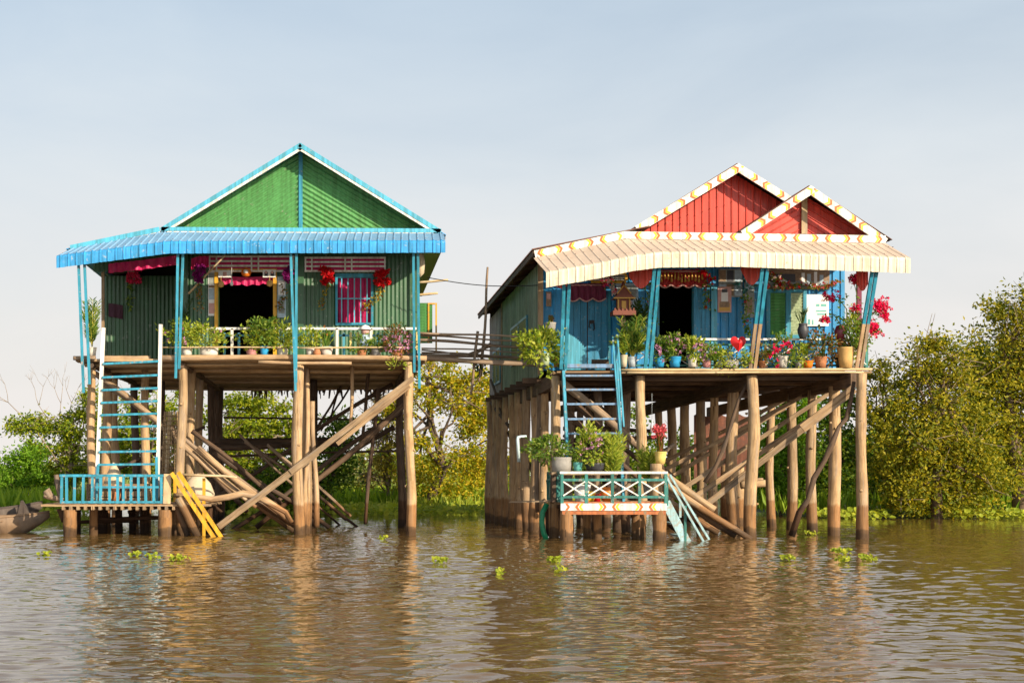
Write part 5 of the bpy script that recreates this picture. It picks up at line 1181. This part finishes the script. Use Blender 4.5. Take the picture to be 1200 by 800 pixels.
# pots on the right deck
G2='potted plants along the deck of the blue house'; yp=YF+.17; PB=432
plant('potted_plant','big drooping lime green plant in pale mesh basket beside the footbridge',639,428,YF+.1,13,14,'potgreen','bucket',(606,660,384,430),'lf_y','bush',560,.115,group=G2)
plant('potted_plant','small rosy leaved plant in hanging grey pot near the left corner post',645,388,YF+.7,13,10,'potgrey','bowl',(638,652,367,380),'lf_r','spiky',14,.05,group=G2)
plant('potted_plant','small dark pot of trailing leaves left of the stair rail',652,430,YF+.25,9,12,'clay','bucket',(643,662,395,428),'lf','bush',200,.085,group=G2)
plant('potted_plant','feathery palm in cloudy glass jar at the right of the stair head',741,430,yp,11,12,'glass','bucket',(722,764,372,420),'lf','palm',26,.17,group=G2,stem='ystem')
plant('potted_plant','short leafy plant in beige sack pot by the stair handrail',731,430,yp,9,14,'sack','bucket',(716,738,392,416),'lf_y','palm',16,.13,group=G2)
plant('potted_plant','dark tall palm hanging behind the spirit house post',741,398,33.5,9,9,'potgrey','bucket',(726,764,352,392),'lf_d','palm',18,.16,group=G2)
plant('potted_plant','pink flowered plant in bright blue pot nearest the middle blue posts',773,430,yp,13,13,'potblue','bucket',(763,784,398,424),'lf','bush',300,.08,'lilac',12,.05,group=G2)
plant('potted_plant','taller pink flowered plant in bright blue pot, second from the posts',791,430,yp-.02,15,12,'potblue','bucket',(778,803,390,422),'lf','bush',360,.08,'lilac',14,.05,group=G2)
plant('potted_plant','spreading pink flowered plant in cream square pot mid railing',812,430,yp-.06,12,12,'potwhite','trough',(802,828,396,428),'lf_y','bush',360,.08,'lilac',14,.05,group=G2)
plant('potted_plant','pink flowered plant in small speckled clay pot beside the cream pot',828,430.5,yp-.08,11,8,'potpink','bucket',(820,842,402,424),'lf','bush',260,.075,'lilac',8,.045,group=G2)
plant('potted_plant','long low yellow green shrub spilling over the edge under the red heart',857,431,yp-.1,18,9,'potgrey','trough',(835,880,408,434),'lf_y','bush',480,.07,group=G2,sx=1.5)
plant('potted_plant','bougainvillea with bright pink blooms in white pot right of brown posts',917,430.5,yp,13,13,'potwhite','bucket',(899,930,395,432),'lf','bush',300,.08,'hot',16,.06,group=G2)
plant('potted_plant','spindly plant in dark round jar standing on the railing by shutters',941,397,YF+.15,13,18,'potdark','urn',(927,952,355,384),'lf_d','spiky',12,.03,group=G2)
plant('potted_plant','reddish green leafy plant in terracotta pot left of the ochre urn',962,431,yp,15,13,'clay','bucket',(949,977,385,424),'lf_r','bush',380,.085,group=G2)
plant('potted_plant','green shrub with rusty leaves beside the tall ochre urn',984,431,yp+.1,11,12,'potdark','bucket',(976,992,398,424),'lf_r','bush',200,.08,group=G2)
mb=MB(); c=at(991,431,yp-.1); pot_mesh(mb,c,.19,.46,'bucket'); tag(mb.build('ochre_urn','ochre',None,loc=c),'tall smooth ochre urn standing near the right deck corner','urn')
mb=MB(); c=at(984,400,YF+.2); mb.lathe(c,[(0,0),(.06,.02),(.11,.12),(.12,.24),(.08,.35),(0,.38)],12); tag(mb.build('maroon_jar','maroonpot',None,loc=c),'glossy maroon ball jar balanced on the railing near the bougainvillea','jar')
t=plant('potted_plant','large climbing bougainvillea with hot pink sprays at the right deck corner',999,431,YF+.35,18,22,'potwhite','bucket',(986,1012,365,420),'lf_y','bush',520,.085,group=G2)
br=MB(); lv=MB(); fl=MB()
for path,spot,nn in (([(1000,405),(1008,385),(1018,372),(1030,362)],(1030,358,10,7),34),([(1000,405),(1012,392),(1022,386),(1028,388)],(1024,384,7,7),26),([(1000,405),(1010,380),(1022,368),(1038,370)],(1038,370,5,7),14),([(998,400),(1003,370),(1004,345),(1000,328),(1003,326)],(1002,327,7,4),22),([(995,400),(985,380),(975,366),(968,378)],(967,374,5,4),12),([(996,398),(992,362),(982,348),(974,350)],(972,348,7,5),14),([(996,400),(1003,385),(1003,362)],(1002,361,4,3),8),([(1003,410),(1012,400),(1020,398)],(1018,376,5,4),10)):
    P=[at(x,y,YF+.1) for x,y in path]; br.tube(P,[.016,.012,.009,.007,.005][:len(P)],5); vine_leaves(lv,P,44,.09,.07)
    for i in range(int(nn*2.3)): petals(fl,at(spot[0]+random.gauss(0,.55)*spot[2],spot[1]+random.gauss(0,.55)*spot[3],YF+.1+U(-.12,.1)),.048*U(.7,1.3),n=9)
br.build('branches','stem',t); lv.build('leaves','lf',t); fl.build('blossoms','fl_hot',t)
c=at(865,414,YF-.02); mb=MB(); pts=[]
for i in range(24):
    a=i/24*2*math.pi; pts.append((c.x+.0112*16*math.sin(a)**3,c.z+.23+.0128*(13*math.cos(a)-5*math.cos(2*a)-2*math.cos(3*a)-math.cos(4*a))))
n=len(pts); cen=(c.x,c.z+.22); yf=YF-.09
for i in range(n):
    a=pts[i]; b=pts[(i+1)%n]
    mb.poly([(a[0],YF-.03,a[1]),(b[0],YF-.03,b[1]),(cen[0],yf-.03,cen[1])][::-1],smooth=True); mb.poly([(a[0],YF-.03,a[1]),(b[0],YF-.03,b[1]),(cen[0],YF+.03,cen[1])],smooth=True)
tag(mb.build('heart_ornament','redplain',None,loc=c),'red heart shaped cushion hung on the white railing','heart')
mb=MB(); c=at(947,431,yp); pot_mesh(mb,c,.12,.16,'bucket'); tag(mb.build('red_tub','orange',None,loc=c),'little orange tub on the deck behind the white crosses','tub')
plant('potted_plant','low leafy shrub with red tinted tips between the brown posts and bougainvillea',893,431,yp,10,8,'clay','bucket',(884,902,404,426),'lf_r','bush',190,.075,group=G2)
plant('potted_plant','low lime green filler plant between the small orange tub and railing',936,431,yp+.05,11,8,'potgrey','bucket',(926,950,404,428),'lf_y','bush',240,.075,group=G2)
plant('potted_plant','tiny pale green plant squeezed between speckled clay pot and yellow shrub',845,431,yp+.05,9,8,'potwhite','bucket',(836,852,406,427),'lf','bush',180,.07,group=G2)
# pots on the lower landing
G3='potted plants on the lower landing'; yl=YP+.55
def shelf(px0,px1,py,Y,label):
    a=at(px0,py,Y); b=at(px1,py,Y); t=thing('plant_bench',label,'bench',Vector(((a.x+b.x)/2,Y,zp))); mb=MB(); mb.box(a.x,b.x,Y-.2,Y+.2,a.z-.06,a.z); mb.build('seat','plank',t)
    for x in (a.x+.06,b.x-.06): 
        mb=MB(); mb.beam((x,Y,zp),(x,Y,a.z-.06),.08,.3,up=(0,1,0)); mb.build('leg','dark',t)
shelf(645,722,553,yl,'rough plank bench carrying the pots above the teal cross railing')
plant('potted_plant','wide feathery green shrub in pale grey trough on the plank bench',658,552.5,yl,24,17,'potgrey','trough',(618,672,508,540),'lf','bush',620,.085,group=G3,sx=1.25)
plant('potted_plant','small sprigs in a teal pot at the middle of the plank bench',677,552.5,yl,12,11,'potteal','bucket',(670,686,524,544),'lf','bush',130,.07,group=G3)
plant('potted_plant','tall flowering bush in a dark shallow bowl on the plank bench',697.5,552.5,yl,22,10,'potdark','bowl',(676,709,497,543),'lf_y','bush',460,.08,'lilac',16,.045,group=G3)
plant('potted_plant','bright lime palm fronds at the right end of the plank bench',717,575,yl,13,14,'potgrey','bucket',(702,733,508,556),'lf_y','palm',44,.17,group=G3)
plant('potted_plant','lime palm fronds behind the yellow pot on the landing corner',759,580,yl,12,14,'potgrey','bucket',(747,771,524,560),'lf_y','palm',36,.17,group=G3)
plant('potted_plant','red flowered crown plant in yellow pot on top of corner post',774,543,YP+.22,14.5,14,'potyellow','bucket',(760,783,503,530),'lf_r','spiky',16,.05,'rose',22,.05,group=G3,stem='palebark')
mb=MB(); c=at(774,528,YP+.22); mb.tube([c,c+Vector((0,0,.3)),c+Vector((.02,0,.5))],[.025,.02,.012],6)
for i in range(8): petals(mb,c+Vector((U(-.13,.13),U(-.06,.06),.5+U(-.05,.06))),.05,0,8)
t2=[o for o in COL.objects if o.type=='EMPTY' and o.get('label','').startswith('red flowered crown')][0]; mb.build('flower_stalk','fl_rose',t2)
for px,w_,mt,kd,lb in ((682,.2,'paper','bucket','white plastic tub stored behind the teal cross railing'),(691,.12,'chevyellow','bowl','yellow bowl stored behind the second railing cross'),(712,.17,'orange','urn','round orange jar behind the railing of the lower landing'),(700,.09,'fl_red','bucket','small red can behind the railing of the lower landing')):
    c=at(px,587.5,YP+.5); c.z=zp; mb=MB(); pot_mesh(mb,c,w_,w_*1.9,kd); tag(mb.build('tub',mt,None,loc=c),lb,'tub')
mb=MB(); c=at(764,507,33); mb.lathe(c,[(0,0),(.04,.01),(.045,.14),(.018,.22),(.018,.3)],9); mb.tube([c+Vector((0,0,.3)),c+Vector((0,0,.9))],.004,4); tag(mb.build('glass_bottle','glass',None,loc=c),'glass bottle hanging on a string beside the front stilt','bottle')
# ================================================================== FOOTBRIDGE, WIRE
FB=thing('pole_footbridge','footbridge of bare poles slung between the two houses','footbridge',at(560,440,35))
for x0,y0,x1,y1,r,Y,mt in ((488,419,665,428,.062,34.6,'greypole'),(488,421,640,424,.05,35.1,'greypole'),(488,416,650,421,.045,35.4,'greypole')):
    mb=MB(); mb.pole(at(x0,y0,Y),at(x1,y1,Y),r,r*.8,.008,9,seg=12); mb.build('deck_pole',mt,FB)
for x0,y0,x1,y1,r,Y in ((490,390,622,396,.035,34.6),(490,393,640,399,.03,34.7),(484,398,620,407,.045,35),(494,408,618,414,.025,34.9),(494,410,552,417,.025,35.1),(494,413,600,418,.025,35.2)):
    mb=MB(); mb.pole(at(x0,y0,Y),at(x1,y1,Y),r*.82,r*.6,.014,8,seg=10); mb.build('hand_pole','greypole',FB)
for x0,y0,x1,y1,r,Y in ((560,388,552,462,.035,34.8),(548,416,578,404,.04,35.2),(554,417,575,402,.03,35),(567,420,561,447,.03,35)):
    mb=MB(); mb.pole(at(x0,y0,Y),at(x1,y1,Y),r,r*.85,.01,8); mb.build('upright','greypole',FB)
mb=MB(); c=at(562,436,35); leaves_blob(mb,c,(.16,.1,.18),60,.11,droop=.3); tag(mb.build('hanging_plant','lf_d',None,loc=c),'dark sprig of leaves hanging under the pole footbridge','plant')
mb=MB(); mb.pole(at(563,440,36),at(571.5,313,36),.045,.025,.012,8,seg=9); tag(mb.build('mast_pole','greypole',None,loc=at(563,440,36)),'tall thin pole standing up from the footbridge against the sky','pole')
for x1,y1,x0,y0,lb in ((525,328,490,331,'upper thin pole end sticking out of the right wall of the green house'),(513,343.5,490,345.5,'lower thin pole end sticking out of the right wall of the green house')):
    mb=MB(); mb.pole(at(x0,y0,36.2),at(x1,y1,36.2),.035,.028,.005,7); tag(mb.build('pole_end','bamboo',None,loc=at(x0,y0,36.2)),lb,'pole')
mb=MB(); pts=[at(500+ (634-500)*k/12, 325+ (334-325)*k/12+5*math.sin(math.pi*k/12),35+ -.6*k/12) for k in range(13)]; mb.tube(pts,.011,5); tag(mb.build('power_wire','black',None,loc=pts[0]),'thin black wire sagging between the two roof corners','wire')
# ================================================================== TREES
def tree(name,label,px,pyb,Y,blobs,n,leaf,fm,trunk=None,tr=.2,bark='bark',group=None,limbs=9,clump=.5,depth=.8,twigs=30,cat='tree',gap=0.,tmat='bark'):
    """trunk with limbs and a crown of leaf blades in many uneven clumps; blobs = (px,py,rx,ry[,weight])"""
    s=Y/F; base=at(px,pyb,Y); base.z=min(base.z,.25); t=thing(name,label,cat,base,group)
    cl=[]; tot=sum(b[2]*b[3] for b in blobs)
    for b in blobs:
        c=at(b[0],b[1],Y); rx,rz=b[2]*s,b[3]*s; ry=max(rx*depth,.5); k=max(5,int(b[2]*b[3]/tot*(n/75)))
        for i in range(k):
            d=Vector((random.gauss(0,1),random.gauss(0,1),random.gauss(0,1))).normalized()*(U(.05,1)**.42)*U(.8,1.22)
            cl.append((c+Vector((d.x*rx,d.y*ry,d.z*rz)),clump*U(.35,1.35)))
    wd=MB(); path=[base+Vector((0,0,-.3))]
    tp=[at(x,y,Y) for x,y in (trunk or [(px,pyb-20),(blobs[0][0],blobs[0][1]+blobs[0][3]*.3)])]
    path+=tp; rr=[tr*(1-.55*i/(len(path)-1)) for i in range(len(path))]; wd.tube(path,rr,9,wob=.08)
    lim=[]
    for i in range(limbs):
        c,r=random.choice(cl); lim.append((c,r)); q=U(.35,1); k=min(int(q*(len(path)-1)),len(path)-2); p=path[k].lerp(path[k+1],q*(len(path)-1)-k)
        m1=p.lerp(c,.4)+Vector((U(-.25,.25),U(-.2,.2),U(-.1,.35))); m2=p.lerp(c,.75)+Vector((U(-.2,.2),U(-.2,.2),U(-.1,.2)))
        wd.tube([p,m1,m2,c],[min(tr*.38,.075),min(tr*.27,.055),min(tr*.18,.04),.016],6,wob=.08)
    tw=wd
    for i in range(twigs):
        c,r=random.choice(lim); d=Vector((U(-1,1),U(-1,.6),U(-.3,1))).normalized(); l=U(.5,1.3); tw.tube([c-d*l*.3,c+Vector((U(-.1,.1),0,U(-.1,.1))),c+d*l],[.018,.014,.006],4,m=1)
    wd.build('trunk',[bark,'palebark' if twigs>40 else bark],t)
    lf=MB(); per=max(8,int(n/len(cl)))
    for c,r in cl:
        if U(0,1)<gap: continue
        for i in range(int(per*U(.6,1.4))):
            g=Vector((random.gauss(0,1),random.gauss(0,1),random.gauss(0,.75)))*r*.5
            d=g*.8+Vector((U(-1,1),U(-1,1),U(-.9,.7)))
            lf.leaf(c+g,d,leaf*U(.7,1.4),leaf*U(.45,.7))
    lf.build('crown',fm,t)
    return t
def shrub(name,label,px,pyb,Y,blobs,n,leaf,fm,group=None,**k): return tree(name,label,px,pyb,Y,blobs,n,leaf,fm,tr=.07,group=group,limbs=7,cat='shrub',**k)
# right bank
tree('leafy_tree','large olive green tree standing at the waterline right of the blue house',1098,606,46,[(1100,455,42,62),(1075,520,55,60),(1125,520,45,65),(1100,580,65,22),(1090,420,30,30),(1062,560,35,40),(1150,560,35,40)],22000,.13,'t_olive',[(1097,560),(1100,500),(1105,440)],.2,limbs=26,clump=.55,twigs=110)
tree('leafy_tree','tallest olive tree, its crown cut by the right edge of the photo',1195,600,48,[(1190,395,38,48),(1165,440,30,45),(1205,460,45,60),(1180,370,28,24),(1205,350,26,18),(1195,530,45,50),(1170,520,25,45),(1230,420,50,80)],19000,.135,'t_olive',[(1194,560),(1184,500),(1178,440),(1188,390)],.26,limbs=24,clump=.55,twigs=100)
tree('leafy_tree','thin crowned pale olive tree rising behind the right deck corner',1040,600,51,[(1040,450,20,28),(1052,470,22,25),(1030,500,24,40),(1050,540,30,50),(1028,440,10,16)],4600,.15,'t_olive',[(1040,540),(1042,470)],.14,limbs=16,clump=.42,twigs=60,gap=.1)
tree('leafy_tree','dark leafy tree filling the gap between the rear right stilts',975,600,52,[(965,520,50,60),(1010,550,40,50),(940,540,40,55),(985,480,30,30),(1000,590,60,16)],9500,.16,'t_dark',None,.2,limbs=16,clump=.6,twigs=30)
shrub('leafy_bush','bright green bush glowing behind the stilts of the blue house',915,602,51,[(915,520,32,70),(900,560,28,40),(935,480,28,36)],6500,.15,'t_green',clump=.5,twigs=14)
tree('leafy_tree','lower fresh green tree filling the gap between the two big right bank trees',1148,602,50,[(1146,440,24,34),(1140,500,34,50),(1155,550,40,40),(1148,415,16,20)],11000,.14,'t_mid',None,.18,limbs=12,clump=.6,twigs=40)
shrub('leafy_bush','dark bush behind the corner post under the blue house',745,602,53,[(745,540,34,60),(790,560,36,44),(700,560,36,44)],6000,.16,'t_dark',clump=.6,twigs=10)
# between the houses
tree('leaning_tree','golden tree with dark crooked leaning trunk between the two houses',500,598,57,[(500,452,34,30),(540,465,30,34),(470,470,25,30),(520,430,30,16),(555,500,24,50),(485,520,25,40),(545,555,30,36),(500,560,40,30),(560,450,24,26)],13500,.15,'t_gold',[(503,590),(512,565),(520,550),(513,520),(505,500),(503,470),(500,440)],.22,'bark',limbs=14,clump=.5,twigs=70,gap=.12)
tree('leafy_tree','golden tree half hidden by the rear stilts of the blue house',585,598,58,[(575,470,30,40),(590,530,30,50),(560,560,35,35),(545,480,20,30)],4600,.15,'t_gold',None,.15,limbs=12,clump=.5,twigs=40)
tree('dry_tree','thin brownish tree with bare twigs behind the last stilt of green house',455,597,59,[(455,520,28,40),(450,480,18,24),(470,560,22,28),(440,545,18,30)],4200,.14,'t_dry',None,.12,'palebark',limbs=18,clump=.45,twigs=120,gap=.15)
tree('dry_tree','olive autumn tree seen under the middle of the green house',300,600,54,[(300,490,38,34),(330,500,26,28),(275,520,24,40),(315,545,40,30)],11000,.15,'t_mid',None,.16,'palebark',limbs=18,clump=.5,twigs=120,gap=.1)
tree('leafy_tree','dark green low tree behind the middle stilt of the green house',385,603,51,[(390,530,24,38),(360,560,40,34),(320,575,40,26),(400,505,14,18)],6200,.16,'t_dark',None,.16,limbs=14,clump=.55,twigs=20)
shrub('leafy_bush','dense dark bush low behind the crossed poles of the green house',300,606,52,[(295,575,45,26),(250,580,40,30),(225,560,35,40)],5200,.16,'t_dark',clump=.55,twigs=10)
tree('leafy_tree','olive tree seen through the rungs of the long blue ladder',170,600,56,[(170,500,40,40),(215,490,30,36),(140,520,36,44),(190,555,50,40)],9500,.16,'t_mid',None,.18,limbs=16,clump=.55,twigs=50)
# left bank
tree('leafy_tree','olive tree with bare branches rising above its crown on the left bank',82,594,61,[(85,505,26,22),(60,500,24,14),(35,497,22,12),(100,480,16,14),(88,545,30,28),(15,505,16,12),(50,525,24,14),(60,560,40,24)],9500,.15,'t_mid',[(83,560),(80,525),(72,500)],.16,'palebark',limbs=22,clump=.42,twigs=70,gap=.06)
mb=MB()
def dead(p,d,l,r,k):
    if k==0 or l<.15: return
    e=p+d*l; m=p.lerp(e,.5)+Vector((U(-.08,.08),U(-.05,.05),U(-.06,.06)))*l; mb.tube([p,m,e],[r,r*.85,r*.65],5)
    for i in range(random.choice((2,2,3))): dead(e,(d+Vector((U(-.75,.75),U(-.4,.4),U(-.25,.5)))).normalized(),l*U(.55,.85),r*.62,k-1)
for px,py,d in ((70,500,(.05,0,1)),(60,498,(-.5,0,.8)),(75,498,(.3,0,.9)),(30,490,(-.6,0,.55))): dead(at(px,py,61.2),Vector(d).normalized(),1.0,.02,4)
tl=[o for o in COL.objects if o.type=='EMPTY' and o.get('label','').startswith('olive tree with bare')][0]; mb.build('bare_branches','palebark',tl)
shrub('leafy_bush','round vivid green bush at the far left bank',30,595,59.5,[(32,555,30,36),(10,565,24,30),(52,570,18,24),(35,530,18,14)],6500,.14,'t_green',clump=.42,twigs=10)
shrub('leafy_bush','low green bush at the extreme left edge behind the boats',-12,594,62,[(-10,570,20,26),(-30,560,26,40)],2600,.15,'t_green',clump=.5,twigs=8)
tree('leafy_tree','small yellowing tree beside the leftmost stilt of the green house',118,594,60,[(110,470,14,16),(118,500,16,24),(122,540,22,34)],4200,.14,'t_mid',None,.1,'palebark',limbs=14,clump=.38,twigs=40,gap=.1)
# far scrub across the water
rnd=random.Random(5)
for i,(px,py,w_,h_,mt,lb) in enumerate(((418,566,22,12,'t_far','pale green far bush seen beside the middle stilt'),(440,560,20,10,'t_dry','brown far scrub mound in the gap left of the thin prop'),(470,560,26,11,'t_far','pale far bush in the gap between the last stilts'),(400,560,16,14,'t_far','pale far bush against the middle stilt'),(505,562,30,12,'t_far','far bush behind the leaning golden tree'),(560,562,34,14,'t_far','far bush behind the rear stilts of the blue house'),(20,572,40,12,'t_far','far bush across the water behind the vivid green bush'),(1060,575,40,14,'t_dark','far dark bush behind the right bank trees'),(1180,575,50,14,'t_dark','far dark bush near the right edge of the bank'))):
    shrub('scrub_bush',lb,px,py+h_,96+i*3,[(px,py,w_,h_),(px+w_*.4,py-h_*.5,w_*.4,h_*.6),(px-w_*.5,py+2,w_*.5,h_*.8)],1500,.3,mt,group='bushes far across the water',clump=.8,twigs=4)
# ================================================================== FLOATING PLANTS AND BANK GRASS
def hy_leaf(mb,c,s):
    a=U(0,6.28); h=U(.04,.2)*s; tip=Vector((c.x+math.cos(a)*U(.05,.18)*s,c.y+math.sin(a)*U(.05,.18)*s,h))
    n=Vector((math.cos(a)*U(-.8,.8),U(-1,.3),U(.2,1))).normalized(); u=n.cross(Vector((0,0,1)) if abs(n.z)<.9 else Vector((1,0,0))).normalized(); v=n.cross(u); r=U(.035,.07)*s
    b=len(mb.v); k=7
    for i in range(k): mb.v.append(tip+u*(math.cos(i/k*6.283)*r)+v*(math.sin(i/k*6.283)*r*1.1)+n*(.2*r*math.cos(i/k*12.566)))
    mb.face(range(b,b+k),[(0,0)]*k)
H=[((52,651),5,'small lone hyacinth tuft floating left of the platform reflection'),((160,650),6,'hyacinth tuft floating under the left end of the blue railing'),((178,653),4,'tiny hyacinth tuft right of its neighbour under the blue railing'),((209,655),11,'broad double hyacinth tuft floating below the yellow rails'),((516,658),7,'hyacinth tuft floating in open water between the two houses'),((650,657),7,'upper hyacinth tuft floating below the lower landing'),((657,669),3,'tiny hyacinth scrap just below the tuft under the landing'),((448,631),3,'tiny hyacinth scrap near the last stilt of the green house'),((924,655),5,'small hyacinth tuft below the thick middle stilt'),((952,625),10,'bright hyacinth clump caught at the foot of a right stilt'),((986,647),12,'flat wide hyacinth raft floating below the outermost stilt'),((988,657),5,'small hyacinth tuft just below the flat wide raft'),((1018,655),10,'spread hyacinth raft farthest right on the open water'),((586,672),2,'faint hyacinth scrap floating alone near the picture middle')]
for (px,py),w_,lb in H:
    Y=CH*F/(py+2-PY); mb=MB(); c=at(px,py+2,Y); k=max(1,w_/5)
    for i in range(int(8+w_*4)):
        a=U(0,6.28); q=U(0,1)**.6; hy_leaf(mb,Vector((c.x+math.cos(a)*q*w_*Y/F*.8,c.y+math.sin(a)*q*max(.2,w_*Y/F*.7),-.01)),.52)
    t=bpy.data.objects.new('water_hyacinth',None); COL.objects.link(t); t.location=(c.x,c.y,0); mb.build('leaves','hyac',t)
    tag(t,lb,'floating plant','hyacinth tufts floating on the river')
def mat_of(name,label,x0,x1,y0,y1,n,s,mt='hyac',zb=0.):
    mb=MB()
    for i in range(n):
        x=U(x0,x1); y=U(y0,y1); e=math.sin(x*1.3)+math.sin(x*.57+y)+.6*math.sin(y*2.2+x*2.7)
        if e<-.7: continue
        hy_leaf(mb,Vector((x,y,0)),s*U(.8,1.5)); 
    o=mb.build(name,mt,None); o['kind']='stuff'; o['label']=label; o['category']='floating plants'; return o
mat_of('hyacinth_mat','carpet of water hyacinth in front of the middle bank',-4,6.5,49,56,2600,1.2)
mat_of('hyacinth_mat','carpet of hyacinth along the right bank',15,34,44.6,48.5,4200,1.1)
mat_of('hyacinth_mat','carpet of hyacinth along the left bank',-22,-9,46,51,2600,1.2)
mat_of('hyacinth_mat','distant hyacinth field across the water',-8,16,66,92,4200,2.2)
def blades(name,label,x0,x1,y0,y1,n,h,mt,z=.1):
    mb=MB()
    for i in range(n):
        c=Vector((U(x0,x1),U(y0,y1),z-.1)); mb.leaf(c,(U(-.5,.5),U(-.4,.4),1),h*U(.6,1.4),h*.14)
    o=mb.build(name,mt,None); o['kind']='stuff'; o['label']=label; o['category']='grass'; return o
blades('bank_grass','long green grass on the left bank',-23,-9.5,48,56,2600,.7,'grass',.2)
blades('bank_grass','tall green grass on the right bank',14,42,47.5,55,3600,.7,'grass',.2)
blades('bank_grass','grass on the middle bank',-4.5,8.5,57,66,3000,.7,'grass',.2)
blades('bank_grass','pale grass field far across the water',-30,60,94,130,5200,1.2,'t_far',.25)
blades('reeds','reeds at the foot of the golden trees between the houses',1.5,8.5,55,60,1500,.55,'lf_y',.05)
# distant tree line
def treeline(name,label,x0,x1,y,n,mt,h,s=1.):
    mb=MB(); 
    for i in range(n):
        x=U(x0,x1); e=.55+.25*math.sin(x*.06)+.2*math.sin(x*.17+1)+.1*math.sin(x*.5); z=U(0,1)**.8*h*e
        mb.leaf(Vector((x,y+U(-8,8),.2+z)),(U(-1,1),U(-1,1),U(-.6,.8)),U(.9,1.8)*s,U(.6,1.1)*s)
    o=mb.build(name,mt,None); o['kind']='stuff'; o['label']=label; o['category']='far trees'; return o
treeline('far_treeline','far line of trees beyond the flooded fields',-75,110,230,6500,'t_far',5.)
treeline('far_treeline','darker wood behind the right bank',18,60,74,14000,'t_dark',4.5,.32)
